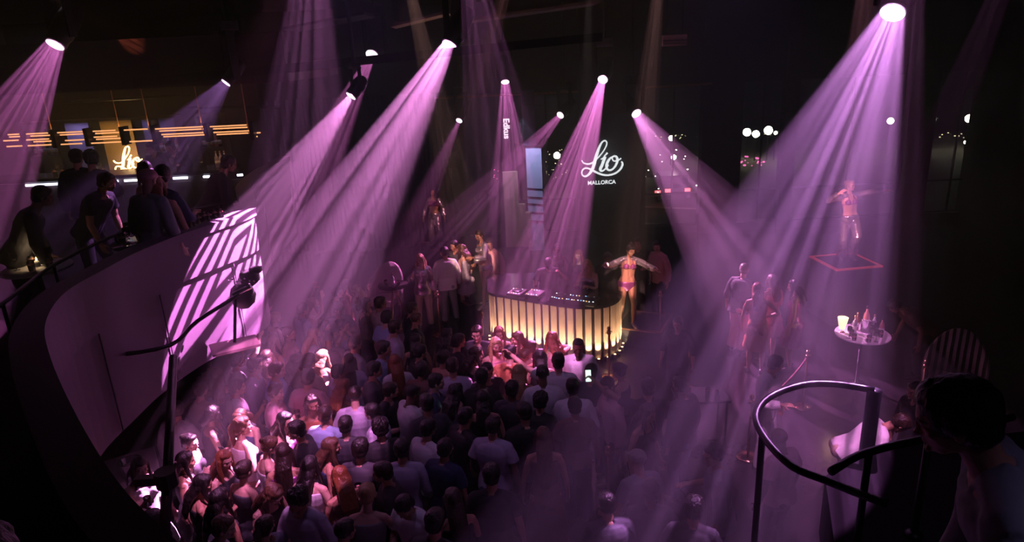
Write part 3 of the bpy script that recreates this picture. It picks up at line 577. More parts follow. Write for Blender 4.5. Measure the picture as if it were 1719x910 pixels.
for i in range(10):
    a = random.uniform(0, 6.28); r_ = random.uniform(.12, .36); tumbler(p+Vector((-.05+r_*cos(a), -.1+r_*sin(a)*.7, .951)), 'clear glass among the bottles on the round right table', 'glasses on the round right table', i % 2)
# low table by the lone post
p = at(1176, 662, z=.5); t = thing('low_table', 'low table with small pink-lit items beside the lone barrier post', 'table', (p.x, p.y, 0)); b = MB(); b.box((0, 0, .48), (.8, .5, .04), bev=.01); b.build('table_top', mat('table_dark', (.04, .03, .035), .2), t)
for sx in (-1, 1):
    for sy in (-1, 1): b = MB(); b.cyl((sx*.35, sy*.2, 0), (sx*.35, sy*.2, .46), .018); b.build('leg', METAL, t)
for i, (px, c_) in enumerate(((1156, 'a'), (1188, 'b'), (1204, 'c'))):
    q = at(px, 662, z=.501); tumbler(q, ['glass on the left of the low table', 'glass in the middle of the low table', 'glass on the right of the low table'][i], None)
# mezzanine tables and glassware
def mz(px, py, z): return at(px, py, z=z)
p = mz(62, 448, Z1+.78); p.z = Z1; table(p, .34, .78, 'round white table at the far left of the mezzanine under a lamp glow', True)
for i, (dx, dy) in enumerate(((-.1, .1), (.12, .05), (.05, -.15), (-.15, -.1), (.2, -.08))): tumbler(Vector((p.x+dx, p.y+dy, Z1+.781)), 'glass on the far left mezzanine table', 'glasses on the far left mezzanine table', 1 if i % 2 else 0)
l = bpy.data.lights.new('candle', 'POINT'); l.energy = 3.2; l.color = (1, .66, .35); l.shadow_soft_size = .03
tc_ = thing('candle', 'small lit candle on the far left mezzanine table', 'candle', (p.x, p.y+.02, Z1+.781)); lathe_obj('wax', [(.03, 0), (.03, .06), (.005, .062)], LINEN, tc_); lathe_obj('flame', [(.004, .065), (.009, .08), (.001, .105)], glow('flame', (1, .6, .2), 12), tc_); lo = link('lamp', l, tc_); lo.location = (0, 0, .16)
p = mz(235, 405, Z1+.95); p.z = Z1; table(p, .30, .95, 'small table of gold-lit glassware behind the parapet ledge', False)
for i in range(7): a = i*.9; tumbler(Vector((p.x+.17*cos(a), p.y+.17*sin(a), Z1+.951)), 'gold-lit glass on the small table behind the parapet', 'gold-lit glasses behind the parapet', i % 2)
l = bpy.data.lights.new('candle', 'POINT'); l.energy = 2.2; l.color = (1, .7, .4); l.shadow_soft_size = .03
tc_ = thing('candle', 'small lit candle among the gold-lit glasses', 'candle', (p.x, p.y, Z1+.951)); lathe_obj('wax', [(.025, 0), (.025, .05), (.005, .052)], LINEN, tc_); lathe_obj('flame', [(.004, .055), (.009, .07), (.001, .095)], glow('flame', (1, .6, .2), 12), tc_); lo = link('lamp', l, tc_); lo.location = (0, 0, .16)
for i, (px, py) in enumerate(((335, 366), (345, 362), (352, 361), (362, 357), (371, 356), (322, 372))):
    tumbler(at(px, py+9, z=3.951), 'glass standing on the parapet ledge above the striped light', 'glasses on the parapet ledge', 0)
for i, (px, py, r_) in enumerate(((318, 374, .05), (247, 393, .04))):
    pass
# striped lounge chairs
def stripes():
    M = mat('chair_stripes', (.6, .4, .45), .7); N = M.node_tree; b_ = N.nodes['Principled BSDF']; tc = N.nodes.new('ShaderNodeTexCoord'); wv = N.nodes.new('ShaderNodeTexWave'); wv.inputs['Scale'].default_value = 3.4; wv.inputs['Distortion'].default_value = .4
    r = N.nodes.new('ShaderNodeValToRGB'); r.color_ramp.interpolation = 'CONSTANT'; r.color_ramp.elements[0].color = (.02, .015, .02, 1); r.color_ramp.elements[1].position = .5; r.color_ramp.elements[1].color = (.62, .42, .46, 1)
    N.links.new(tc.outputs['Object'], wv.inputs[0]); N.links.new(wv.outputs['Fac'], r.inputs[0]); N.links.new(r.outputs[0], b_.inputs['Base Color']); return M
STR = stripes()  # dark and pale stripes set in the chair's base colour
def lounge(loc, rz, label, M):
    t = thing('lounge_chair', label, 'chair', loc, rz); b = MB(); b.box((0, .02, .36), (.62, .6, .16), bev=.05); b.build('seat', M, t, True)
    b = MB(); n = 14; rs = []
    for i in range(n+1):
        a = -pi*.08+pi*1.16*i/n; c_, s_ = cos(a), sin(a); hh = .62+.52*max(0, sin(a))**1.2
        rs.append(b.ring([(c_*.36, -s_*.34, .28), (c_*.42, -s_*.40, .28), (c_*.45, -s_*.44, hh), (c_*.39, -s_*.38, hh+.02)]))
    b.skin(rs); b.build('backrest', M, t, True)
    for sx in (-1, 1):
        for sy in (-1, 1): b = MB(); b.cyl((sx*.24, sy*.22, 0), (sx*.22, sy*.2, .3), .018); b.build('leg', BRASS, t)
    return t
p = at(647, 500, z=.4); lounge((p.x, p.y, 0), pi*.9, 'lounge chair under striped light behind the back left tables', mat('chair_ivory', (.6, .5, .52), .7))
p = at(1600, 640, z=.4); lounge((p.x, p.y, 0), pi*.8, 'striped curved lounge chair beside the post at the right', STR)
# ---------------------------------------------------------------- the night outside
ASPH = mat('asphalt', (.14, .125, .10), .9, noise_s=.5, noise_amt=.4)
b = MB(); b.box((10, 121, -4.1), (260, 200, .2)); struct(b.build('ground_street', ASPH))
PAINT = mat('road_paint', (.7, .65, .5), .8)
for i, (x0, y0, x1, y1) in enumerate(((1010, 392, 1180, 402), (1040, 420, 1110, 395), (1040, 420, 1160, 408), (1060, 348, 1180, 352), (1100, 440, 1180, 395), (1010, 370, 1140, 382))):
    a = at(x0, y0, z=-4); c = at(x1, y1, z=-4); d = c-a; b = MB(); b.box((0, 0, 0), (d.length, .35 if i else .6, .012)); o = b.build('road_line_%d' % (i+1), PAINT, None, False, (a+c)/2+Vector((0, 0, .006+.013*i))); o.rotation_euler = (0, 0, math.atan2(d.y, d.x)); struct(o)
b = MB(); b.box((12, 21.4, -2.0), (30, 1.0, .1)); struct(b.build('wall_terrace', ASPH))
LW = glow('street_lamp_white', (1, .93, .72), 26); LY = glow('window_warm', (1, .8, .45), 3); LP = glow('harbour_pink', (1, .12, .42), 3.5); LC = glow('tail_light_red', (1, .12, .14), 5)
for m_ in (LW, LY, LP, LC): m_.cycles.emission_sampling = 'NONE'
def street_lamp(px, py, Y, r, label, light=0, group=None):
    p = aty(px, py, Y); t = thing('street_lamp', label, 'street lamp', (p.x, p.y, -4), 0, group); h_ = p.z+4
    b = MB(); b.cyl((0, 0, 0), (0, 0, h_), .06, .04, 8); b.tube([(0, 0, h_), (.1, -.1, h_+.15), (.25, -.3, h_+.15)], .035, 6); b.build('post', METAL, t)
    b = MB(); b.ball((0, 0, h_), r); b.build('lamp_globe', LW, t)
    if light: l = bpy.data.lights.new('street_light', 'POINT'); l.energy = light; l.color = (1, .86, .58); l.shadow_soft_size = .3; lo = link('lamp', l, t); lo.location = (0, -.1, h_-.5)
for i, (px, py, r_) in enumerate(((1254, 222, .55), (1269, 225, .5), (1290, 219, .6), (1302, 223, .25), (1184, 229, .5), (1495, 203, .45), (1566, 201, .42), (1627, 199, .55), (1621, 239, .25), (1127, 232, .38), (935, 261, .4), (1131, 264, .3), (1212, 290, .2), (1642, 186, .3))):
    street_lamp(px, py, 56 if py < 245 else 46, r_*.58, ['brightest middle lamp of the three behind the first window right of the beam', 'lower lamp of the trio seen between two dark columns', 'large lamp at the right of the trio between two dark columns', 'small lamp right of the trio between the columns', 'lamp at the left edge of the first dark column', 'harbour lamp seen through the widest beam', 'harbour lamp on the left of the far right window', 'bright harbour lamp on the right of the far right window', 'small lamp low in the far right window', 'lamp seen through the beam right of the white sign', 'lamp left of the white sign near the pale pillar', 'lamp low in the beam right of the white sign', 'dim lamp at the foot of the first dark column', 'highest small lamp in the far right window'][i])
street_lamp(1143, 402, 33, .16, 'slim twin lamp in the car park behind the right dancer', 1500); street_lamp(1062, 335, 48, .2, 'car park lamp below the white sign', 3500); street_lamp(960, 342, 50, .14, 'small lamp left of the sign panel foot', 0)
random.seed(21)
def dots(n, x0, x1, y0, y1, Y, r, M, name, label, cat, grp, slope=0, hang=False):
    for i in range(n):
        px = random.uniform(x0, x1); py = random.uniform(y0, y1)-slope*(px-x0); p = aty(px, py, Y*random.uniform(.93, 1.07)); b = MB(); s_ = random.uniform(.4, 1.0)*r*.62
        b.box((0, 0, 0), (s_*1.3, s_, s_*.8), bev=s_*.2); o = b.build(name, M, None, False, p); tag(o, label, cat, grp)
dots(34, 1095, 1310, 228, 236, 58, .13, LY, 'distant_lit_window', 'tiny warm lit window across the harbour at the horizon', 'distant window', 'lit windows along the horizon', .04)
dots(22, 915, 960, 250, 300, 44, .10, LY, 'distant_lit_window', 'tiny warm lit window left of the white sign', 'distant window', 'lit windows left of the sign')
dots(18, 1080, 1180, 245, 330, 42, .08, LW, 'distant_light', 'tiny white point of light in the town below the horizon', 'distant light', 'white points of the town', 0)
dots(18, 1243, 1285, 262, 280, 45, .22, LP, 'distant_harbour_light', 'tiny pink harbour light between the two dark columns', 'distant light', 'pink harbour lights')
dots(16, 1575, 1655, 222, 232, 56, .16, LY, 'distant_lit_window', 'tiny warm lit window low in the far right window', 'distant window', 'lit windows at the far right')
dots(9, 820, 845, 285, 300, 40, .10, LP, 'distant_harbour_light', 'tiny pink light left of the pale pillar', 'distant light', 'pink lights left of the pillar')
# parked cars with lit tails
def car(px, py, Y, label, col):
    p = aty(px, py, Y); p.z = -4; t = thing('car', label, 'car', p, random.uniform(-.1, .1)); b = MB()
    prof = [(-2.1, .45), (-2.1, .85), (-1.4, .95), (-.8, 1.42), (.7, 1.45), (1.3, 1.0), (2.05, .85), (2.1, .4), (-2.1, .4)]
    b.poly([(-.85, x, z) for x, z in prof[:-1]], (1.7, 0, 0)); b.build('body', mat('car_'+col, dict(dark=(.03, .03, .04), pale=(.3, .3, .3))[col], .3), t, False)
    for sx in (-1, 1):
        for sy in (-1.3, 1.3): b = MB(); b.cyl((sx*.75, sy, .33), (sx*.9, sy, .33), .33, n=16); b.build('wheel', BLK, t)
        b = MB(); b.box((sx*.62, -2.11, .72), (.34, .04, .22)); b.build('tail_light', LC, t)
for i, (px, col) in enumerate(((1030, 'dark'), (1078, 'pale'), (1126, 'dark'))): car(px, 366, 44+i*.3, ['parked dark car next to the sign panel foot with red tail lights', 'parked pale car in the middle of the row with red tail lights', 'parked dark car furthest from the sign panel with red tail lights'][i], col)
# umbrella-like pale canopies behind the right dancer
for i, (px, py, r_) in enumerate(((1120, 425, 1.6), (1065, 405, 1.3))):
    p = aty(px, py+12, 30); p.z = -4; hh = aty(px, py, 30).z+4; t = thing('parasol', ['pale parasol outside behind the man in the pink shirt', 'smaller pale parasol outside behind the right dancer'][i], 'parasol', p); lathe_obj('canopy', [(r_, hh-.5), (.05, hh), (.001, hh+.05), (.001, hh-.02), (r_*.98, hh-.52)], LINEN, t, 8); lathe_obj('pole', [(.03, 0), (.03, hh)], METAL, t, 8)
# ---------------------------------------------------------------- haze in the air of the room
b = MB(); b.box((0, 8.3, 3.5), (27.9, 24.4, 6.96)); hz = b.build('haze', None)
M = bpy.data.materials.new('stage_haze'); M.use_nodes = True; N = M.node_tree; N.nodes.clear(); o = N.nodes.new('ShaderNodeOutputMaterial'); v = N.nodes.new('ShaderNodeVolumeScatter')
v.inputs['Color'].default_value = (1, 1, 1, 1); v.inputs['Density'].default_value = HAZE; v.inputs['Anisotropy'].default_value = ANISO; N.links.new(v.outputs[0], o.inputs['Volume']); hz.data.materials.clear(); hz.data.materials.append(M); hz['kind'] = 'stuff'; hz['label'] = 'thin stage haze filling the whole club room'; hz['category'] = 'haze'
# ---------------------------------------------------------------- people
def cloth(name, col, rough=.8, metal=0, bump=.25, scale=9):
    return mat('cloth_'+name, col, rough, metal, noise_s=scale, noise_amt=.12, bump=bump)
CL = dict(white=cloth('white', (.78, .76, .78)), cream=cloth('cream', (.62, .52, .45)), black=cloth('black', (.012, .012, .015)),
    charcoal=cloth('charcoal', (.045, .045, .055)), navy=cloth('navy', (.02, .03, .08)), grey=cloth('grey', (.22, .22, .25)),
    lilac=cloth('pale_lilac', (.48, .44, .56)), blue=cloth('light_blue', (.30, .40, .60)), pinkc=cloth('pink', (.62, .33, .38)), brown=cloth('brown', (.12, .06, .045)),
    rust=cloth('rust', (.42, .15, .07)), beige=cloth('beige', (.45, .34, .26)), jeans=cloth('denim', (.05, .08, .15)), silver=cloth('silver_satin', (.75, .70, .76), .22, .85, .5, 14),
    magenta=cloth('magenta_satin', (.40, .10, .34), .3, .5, .4, 12), sequin=cloth('dark_sequin', (.16, .10, .14), .25, .9, .9, 60))
def skin_mat(name, col):
    M = mat('skin_'+name, col, .48); N = M.node_tree; b = N.nodes['Principled BSDF']
    a = N.nodes.new('ShaderNodeAttribute'); a.attribute_name = 'paint'
    mx = N.nodes.new('ShaderNodeVectorMath'); mx.operation = 'MULTIPLY'; mx.inputs[0].default_value = col
    N.links.new(a.outputs['Color'], mx.inputs[1]); N.links.new(mx.outputs[0], b.inputs['Base Color']); return M
SK = dict(fair=skin_mat('fair', (.62, .38, .29)), tan=skin_mat('tan', (.44, .23, .15)), deep=skin_mat('deep', (.14, .065, .04)))
def hair_mat(name, col):
    M = mat('hair_'+name, col, .38); N = M.node_tree; b = N.nodes['Principled BSDF']
    tc = N.nodes.new('ShaderNodeTexCoord'); mp = N.nodes.new('ShaderNodeMapping'); mp.inputs['Scale'].default_value = (90, 90, 9)
    n = N.nodes.new('ShaderNodeTexNoise'); n.inputs['Scale'].default_value = 1; n.inputs['Detail'].default_value = 3
    bp = N.nodes.new('ShaderNodeBump'); bp.inputs['Strength'].default_value = .7; bp.inputs['Distance'].default_value = .01
    N.links.new(tc.outputs['Object'], mp.inputs[0]); N.links.new(mp.outputs[0], n.inputs[0]); N.links.new(n.outputs['Fac'], bp.inputs['Height']); N.links.new(bp.outputs[0], b.inputs['Normal'])
    return M
HR = dict(black=hair_mat('black', (.012, .009, .008)), dark=hair_mat('dark_brown', (.03, .016, .011)), brown=hair_mat('brown', (.09, .042, .022)),
    blonde=hair_mat('blonde', (.42, .27, .13)), auburn=hair_mat('auburn', (.20, .065, .025)), grey=hair_mat('grey', (.3, .28, .27)))
SHOE = mat('shoe_black', (.015, .015, .018), .4)

def V(*a): return Vector(a)
def loft(b, st, lat=(1, 0, 0), n=18, ex=2.0):
    """rounded tube through stations (centre, half width, half depth)"""
    lat = Vector(lat); C = [Vector(s[0]) for s in st]; rs = []
    for i, s in enumerate(st):
        t = (C[min(i+1, len(C)-1)]-C[max(i-1, 0)]).normalized()
        L = (lat-t*lat.dot(t)).normalized(); D = t.cross(L)
        ring = []
        for k in range(n):
            a = 2*pi*k/n; ca, sa = cos(a), sin(a)
            e = 2/ex
            x = math.copysign(abs(ca)**e, ca); y = math.copysign(abs(sa)**e, sa)
            ring.append(C[i]+L*(x*s[1])+D*(y*s[2]))
        rs.append(b.ring(ring))
    b.skin(rs)
def limb(b, pts, rad, n=14, lat=(1, 0, 0), flat=1.0):
    """limb with a radius profile along joints; ends rounded"""
    P = [Vector(p) for p in pts]; st = []
    t0 = (P[1]-P[0]).normalized(); t1 = (P[-1]-P[-2]).normalized()
    st.append((P[0]-t0*rad[0]*.8, rad[0]*.5, rad[0]*.5*flat)); st += [(p, r, r*flat) for p, r in zip(P, rad)]; st.append((P[-1]+t1*rad[-1]*.7, rad[-1]*.5, rad[-1]*.5*flat))
    loft(b, st, lat, n)
def lerp(a, b, t): return a+(b-a)*t
def remesh(b, vox, name, smooth=2, wr=0, wf=7, seed=0, decim=None):
    bmesh.ops.recalc_face_normals(b.bm, faces=b.bm.faces)
    me = bpy.data.meshes.new('tmp'); b.bm.to_mesh(me); b.bm.free(); o = bpy.data.objects.new('tmp', me); COL.objects.link(o)
    r = o.modifiers.new('r', 'REMESH'); r.mode = 'VOXEL'; r.voxel_size = vox; r.use_smooth_shade = True
    if smooth: s = o.modifiers.new('s', 'SMOOTH'); s.factor = .5; s.iterations = smooth
    dg = bpy.context.evaluated_depsgraph_get(); dg.update()
    out = bpy.data.meshes.new_from_object(o.evaluated_get(dg)); out.name = name
    bpy.data.objects.remove(o); bpy.data.meshes.remove(me)
    if wr:
        out.update()
        nr = [v.normal.copy() for v in out.vertices]
        for v, q in zip(out.vertices, nr):
            c = v.co; f = noise.noise(V(c.x*wf+seed, c.y*wf, c.z*wf*.45+noise.noise(V(c.x*3, c.y*3, c.z*3))*2.0))
            g = noise.noise(V(c.x*wf*2.3, c.y*wf*2.3+seed, c.z*wf*1.1))
            v.co = c + q*(wr*(f+.45*g))
    out.shade_smooth(); return out

def ik(a, c, l1, l2, pole):
    """joint between a and c with segment lengths l1, l2, bent toward pole"""
    a, c, pole = Vector(a), Vector(c), Vector(pole); d = c-a; L = min(d.length, (l1+l2)*.999); u = d.normalized(); c = a+u*L
    x = (l1*l1-l2*l2+L*L)/(2*L); h = sqrt(max(l1*l1-x*x, 0)); p = (pole-u*pole.dot(u)).normalized()
    return a+u*x+p*h, c

BASE = dict(lean=4, side=0, hy=0, hp=5, twist=0, hz=.93, la=((.25, .0, -1), (.1, .35, -1)), ra=((.25, .0, -1), (.1, .35, -1)),
            lf=(-.11, .0, 0), rf=(.11, .03, 0), lc=.45, rc=.45)
def P(**k): d = dict(BASE); d.update(k); return d
POSES = dict(
    relax=P(), relax2=P(la=((.3, -.1, -1), (.0, .5, -.8)), rf=(.16, .12, 0), hy=20, twist=8),
    drink=P(ra=((.25, .35, -1), (-.25, .75, .75)), rc=1.1, hy=-10, rf=(.14, .1, 0)),
    phone=P(ra=((.2, .55, -.8), (-.45, .8, .55)), la=((.2, .5, -.85), (-.4, .85, .5)), rc=1.2, lc=1.2, hp=18),
    raised=P(ra=((.5, .45, .75), (-.1, .35, 1)), la=((.4, .1, -1), (-.1, .8, .1)), hy=12, hp=-8, rc=.9),
    raisedl=P(la=((.85, .35, .42), (.75, .2, .62)), ra=((.35, .2, -1), (-.2, .8, .2)), hp=-6, lc=.9),
    bothup=P(ra=((.7, .25, .65), (-.25, .1, 1)), la=((.7, .3, .5), (-.2, .2, 1)), hp=-10, side=4),
    dance=P(ra=((.65, .25, -.6), (-.1, 1, .35)), la=((.6, .3, -.7), (-.2, .9, .6)), lean=8, side=5, twist=14, rf=(.2, .12, 0), lf=(-.16, -.06, 0), hz=.90),
    talk=P(ra=((.3, .3, -.9), (-.5, .8, .2)), hy=38, hp=8, twist=12, lean=7),
    hips=P(ra=((.75, -.25, -.7), (-.8, .4, -.35)), la=((.3, .1, -1), (.05, .4, -1)), side=-4, hy=-22),
    down=P(hp=30, lean=10, ra=((.2, .3, -1), (-.5, .8, .1)), la=((.2, .25, -1), (-.5, .8, .05))),
    hug=P(ra=((.75, .6, -.05), (-.2, 1, .1)), la=((.2, .2, -1), (.0, .6, -.7)), lean=12, hy=-25),
    # people on their own
    leanrail=P(lean=34, hp=-12, ra=((.25, .55, -.85), (-.15, .75, -.75)), la=((.2, .5, -.9), (-.1, .8, -.7)), lf=(-.12, -.1, 0), rf=(.12, -.25, 0), hz=.9),
    bend=P(lean=52, hp=10, ra=((.3, .55, -.7), (-.1, .9, -.25)), la=((.3, .3, -.9), (.0, .7, -.5)), rf=(.14, -.2, 0), hz=.88),
    showl=P(lean=2, side=7, hy=35, hp=16, twist=-10, ra=((.45, -.15, -1), (.1, .5, -.6)), la=((.35, .35, -.75), (-.2, 1, .25)), rf=(.12, -.10, 0), lf=(-.14, .18, 0)),
    showr=P(lean=-2, side=-5, hp=22, hy=8, ra=((.85, .25, -.35), (.45, .75, .30)), la=((.85, .2, -.42), (.25, 1, .02)), lf=(-.10, .10, 0), rf=(.13, -.02, 0), hz=.92),
    showb=P(lean=0, ra=((.45, .0, -1), (.15, .25, -1)), la=((.45, .0, -1), (.15, .25, -1)), lf=(-.13, .05, 0), rf=(.13, .0, 0), hy=18, hp=0),
    showh=P(lean=-2, side=6, hy=22, hp=4, twist=12, ra=((.9, .1, -.05), (-.75, .35, .55)), la=((1, .1, .15), (.9, .2, .0)), lf=(-.06, .18, .12), rf=(.08, -.02, 0)),
    dj=P(lean=14, hp=24, ra=((.3, .45, -.9), (-.1, 1, -.2)), la=((.45, .25, -.4), (-.75, .2, 1)), lc=1.0),
    sit=P(hz=.50, lean=6, lf=(-.13, .42, 0), rf=(.13, .46, 0), ra=((.25, .45, -.8), (-.3, .9, .1)), la=((.25, .3, -.9), (-.1, .9, .1))),
)
def skel(sex, p):
    f = sex == 'f'; k = .955 if f else 1.0; J = {}
    sw, hw = (.163, .088) if f else (.192, .088)
    R = Matrix.Rotation(radians(-p['lean']), 3, 'X') @ Matrix.Rotation(radians(p['side']), 3, 'Y'); T = R @ Matrix.Rotation(radians(p['twist']), 3, 'Z')
    hip = V(0, -.16*sin(radians(max(p['lean'], 0))), p['hz']*k)
    J['hip'] = hip; J['R'] = R; J['T'] = T; J['k'] = k
    J['waist'] = hip+R @ V(0, .012, .16)*k; J['chest'] = hip+(R @ V(0, .0, .34))*k; J['sh'] = hip+(T @ V(0, -.012, .495))*k; J['neck'] = hip+(T @ V(0, -.008, .545))*k
    H = T @ Matrix.Rotation(radians(p['hy']), 3, 'Z') @ Matrix.Rotation(radians(-p['hp']), 3, 'X'); J['H'] = H
    J['head'] = J['neck']+(T @ V(0, .012, .075))*k+H @ V(0, .018, .095)
    for s, nm in ((1, 'r'), (-1, 'l')):
        ua, fa = p[nm+'a']; m_ = lambda v: (T @ V(v[0]*s, v[1], v[2])).normalized()
        a = J['sh']+T @ V(s*sw, 0, -.015); e = a+m_(ua)*.285*k; w_ = e+m_(fa)*.25*k
        J['S'+nm], J['E'+nm], J['W'+nm] = a, e, w_; J['F'+nm] = m_(fa)
        hp_ = hip+V(s*hw, 0, -.01); ft = p[nm+'f']; an = V(ft[0], ft[1], (.085+ft[2])*k)
        kn, an = ik(hp_, an, .425*k, .42*k, (s*.12, 1, .15 if p['hz'] < .7 else 0)); J['H'+nm], J['K'+nm], J['A'+nm] = hp_, kn, an
    J['sw'], J['hw'], J['f'] = sw, hw, f
    return J
def hand(b, w, d, palm_n, s, curl):
    """palm, four fingers of unequal length and a thumb from the side"""
    d = d.normalized(); n = (palm_n-d*palm_n.dot(d)).normalized(); a = d.cross(n).normalized()*s   # a: toward the thumb side
    loft(b, [(w-d*.01, .026, .02), (w+d*.02, .034, .019), (w+d*.06, .042, .017), (w+d*.088, .040, .014), (w+d*.094, .03, .01)], a, 12)
    for i, L in enumerate((.068, .076, .070, .055)):
        o = w+d*.084+a*(.030-.0205*i); c = curl*(.75+.08*i); p1 = o+(d*cos(c*.5)+n*sin(c*.5))*L*.45
        p2 = p1+(d*cos(c*1.3)+n*sin(c*1.3))*L*.33; p3 = p2+(d*cos(c*2)+n*sin(c*2))*L*.27
        limb(b, [o-d*.012, p1, p2, p3], [.0098, .0092, .0085, .0072], 8)
    o = w+d*.022+a*.026; p1 = o+(d*.6+a*.75+n*.25).normalized()*.04; p2 = p1+(d*.9+a*.25+n*(.25+curl*.5)).normalized()*.036
    limb(b, [o-a*.008, p1, p2], [.014, .0115, .009], 8)
def spine(J, key, mul=1.0):
    return None
def torso_st(J, top, bot, inf=0):
    """stations from the hips to the neck, (centre, half width, half depth), with inflation for clothes"""
    f = J['f']; h, w_, c, s, n = J['hip'], J['waist'], J['chest'], J['sh'], J['neck']; k = J['k']
    d = J['R'] @ V(0, 0, 1)
    A = [(h-d*.10, .115, .085), (h-d*.05, .165 if not f else .168, .108), (h+d*.02, .168 if not f else .172, .112), (lerp(h, w_, .55), .157 if not f else .150, .106),
         (w_, .148 if not f else .125, .10 if not f else .086), (lerp(w_, c, .5), .160 if not f else .134, .108 if not f else .092), (c, .178 if not f else .148, .120 if not f else .104),
         (lerp(c, s, .5), .190 if not f else .156, .116 if not f else .098), (lerp(c, s, .85), .178 if not f else .146, .098 if not f else .086), (s+J['T'] @ V(0, 0, .012), .135 if not f else .112, .078 if not f else .068), (n, .062 if not f else .05, .062 if not f else .052)]
    return [(a, r+inf, q+inf) for a, r, q in A[bot:top]]
BODY = {}
def body_mesh(sex, pose):
    key = (sex, pose)
    if key in BODY: return BODY[key]
    p = POSES[pose]; J = skel(sex, p); f = J['f']; k = J['k']; b = MB(); T, H = J['T'], J['H']; lat = T @ V(1, 0, 0)
    loft(b, torso_st(J, 11, 0), lat, 22, 2.25)
    # shoulders, chest
    for s, nm in ((1, 'r'), (-1, 'l')):
        S_, E, W, F = J['S'+nm], J['E'+nm], J['W'+nm], J['F'+nm]
        r = [.056, .050, .044, .038, .040, .036, .026] if not f else [.046, .041, .036, .031, .033, .029, .0215]
        limb(b, [S_-lat*s*.02, lerp(S_, E, .3), lerp(S_, E, .7), E, lerp(E, W, .25), lerp(E, W, .6), W], r)
        limb(b, [J['sh']+lat*s*.04+V(0, 0, .02), S_], [.05, .048] if not f else [.042, .04])
        pn = (T @ V(-s*.9, .25, 0)) if F.z < -.3 else (T @ V(-s*.5, -.3, -.6)) if F.z > .5 else V(-s*.3, 0, -1)
        hand(b, W, F, pn, s if F.z < -.3 else -s if F.z > .5 else -s, p[nm+'c'])
        Hh, K, A = J['H'+nm], J['K'+nm], J['A'+nm]
        r = [.088, .084, .070, .054, .053, .055, .040, .034] if not f else [.090, .083, .067, .050, .050, .052, .036, .030]
        limb(b, [Hh, lerp(Hh, K, .3), lerp(Hh, K, .7), K, lerp(K, A, .15), lerp(K, A, .35), lerp(K, A, .75), A], r)
        fz = V(0, 0, p[nm+'f'][2]); ang = radians(12)*s; fd = V(sin(ang), cos(ang), 0)
        loft(b, [(A-fd*.055-V(0, 0, .045), .022, .025), (A-fd*.03-V(0, 0, .045), .034, .036), (A+fd*.05-V(0, 0, .05), .036, .03), (A+fd*.12-V(0, 0, .062), .042, .02), (A+fd*.165-V(0, 0, .066), .028, .012)], V(0, 0, 1).cross(fd), 12)
        g = J['hip']+J['R'] @ V(s*.075, -.055, -.045); b.ball(g, (.085, .08, .085) if f else (.08, .07, .08))
        if f: b.ball(J['chest']+T @ V(s*.068, .078, .035), (.056, .052, .056))
        else: b.ball(J['chest']+T @ V(s*.075, .068, .07), (.085, .045, .06))
    # neck and head
    hc = J['head']; N0 = J['neck']
    limb(b, [N0-T @ V(0, 0, .03), lerp(N0, hc, .5)-H @ V(0, .012, 0), hc-H @ V(0, .02, .02)], [.056, .052, .05] if not f else [.046, .042, .042])
    g = 1.0 if not f else .95
    def hb(c, r, q=2): 
        bb = bmesh.ops.create_icosphere(b.bm, subdivisions=q, radius=1)['verts']
        b._add(bb, Matrix.Translation(hc) @ H.to_4x4() @ Matrix.Translation(V(*c)*g) @ Matrix.Diagonal((r[0]*g, r[1]*g, r[2]*g, 1)))
    hb((0, -.008, .022), (.076, .095, .086), 3); hb((0, .022, -.03), (.060, .066, .072), 3); hb((0, .045, -.075), (.036 if f else .043, .036, .028)); hb((0, .074, .022), (.050, .018, .012))
    hb((0, .088, -.012), (.009, .013, .026)); hb((0, .098, -.028), (.015, .013, .011)); hb((0, .083, -.054), (.022, .012, .010)); hb((0, .085, -.085), (.017, .012, .012))
    for s in (-1, 1):
        hb((s*.042, .058, -.018), (.022, .020, .018)); hb((s*.030, .072, .003), (.014, .012, .009)); hb((s*.076, -.004, -.012), (.009, .018, .031))
    me = remesh(b, .0062, 'body', 2)
    # paint: eyes, brows, lips
    ca = me.color_attributes.new('paint', 'FLOAT_COLOR', 'POINT'); Hi = H.inverted()
    buf = [1.0]*(4*len(me.vertices))
    for i, v in enumerate(me.vertices):
        d = v.co-hc
        if d.length < .14:
            q = Hi @ d/g
            if q.y > .045:
                c = None
                if -.066 < q.z < -.044 and abs(q.x) < .024: c = (.85, .36, .38)
                ex = abs(q.x)-.031
                if (ex/.015)**2+((q.z-.002)/.0075)**2 < 1: c = (.12, .10, .10) if abs(ex) < .007 else (1.2, 1.35, 1.5)
                if abs(ex) < .019 and abs(q.z-.0225+ex*ex*12) < .0042: c = (.16, .13, .12)
                if c: buf[4*i:4*i+3] = c
    ca.data.foreach_set('color', buf); BODY[key] = (me, J); return BODY[key]
GAR = {}
def sleeve(b, J, nm, t, inf, flare=0):
    S_, E, W = J['S'+nm], J['E'+nm], J['W'+nm]; s = 1 if nm == 'r' else -1; lat = J['T'] @ V(1, 0, 0); f = J['f']
    r0, r1, r2 = (.060, .048, .036) if not f else (.05, .038, .028)
    pts = [S_-lat*s*.03, lerp(S_, E, .35)]; rr = [r0+inf, r0-.006+inf+flare*.3]
    if t <= 1: pts.append(lerp(S_, E, t)); rr.append(r0-.008+inf+flare)
    else:
        pts += [E, lerp(E, W, (t-1)*.5), lerp(E, W, t-1)]; rr += [r1+inf+.004+flare*.4, r1+inf+flare*.6, r2+inf+.004+flare]
    loft(b, [(p_, r_, r_) for p_, r_ in zip(pts, rr)], lat, 14)
    limb(b, [J['sh']+lat*s*.04+V(0, 0, .018), S_], [.052+inf, .05+inf] if not f else [.043+inf, .041+inf])
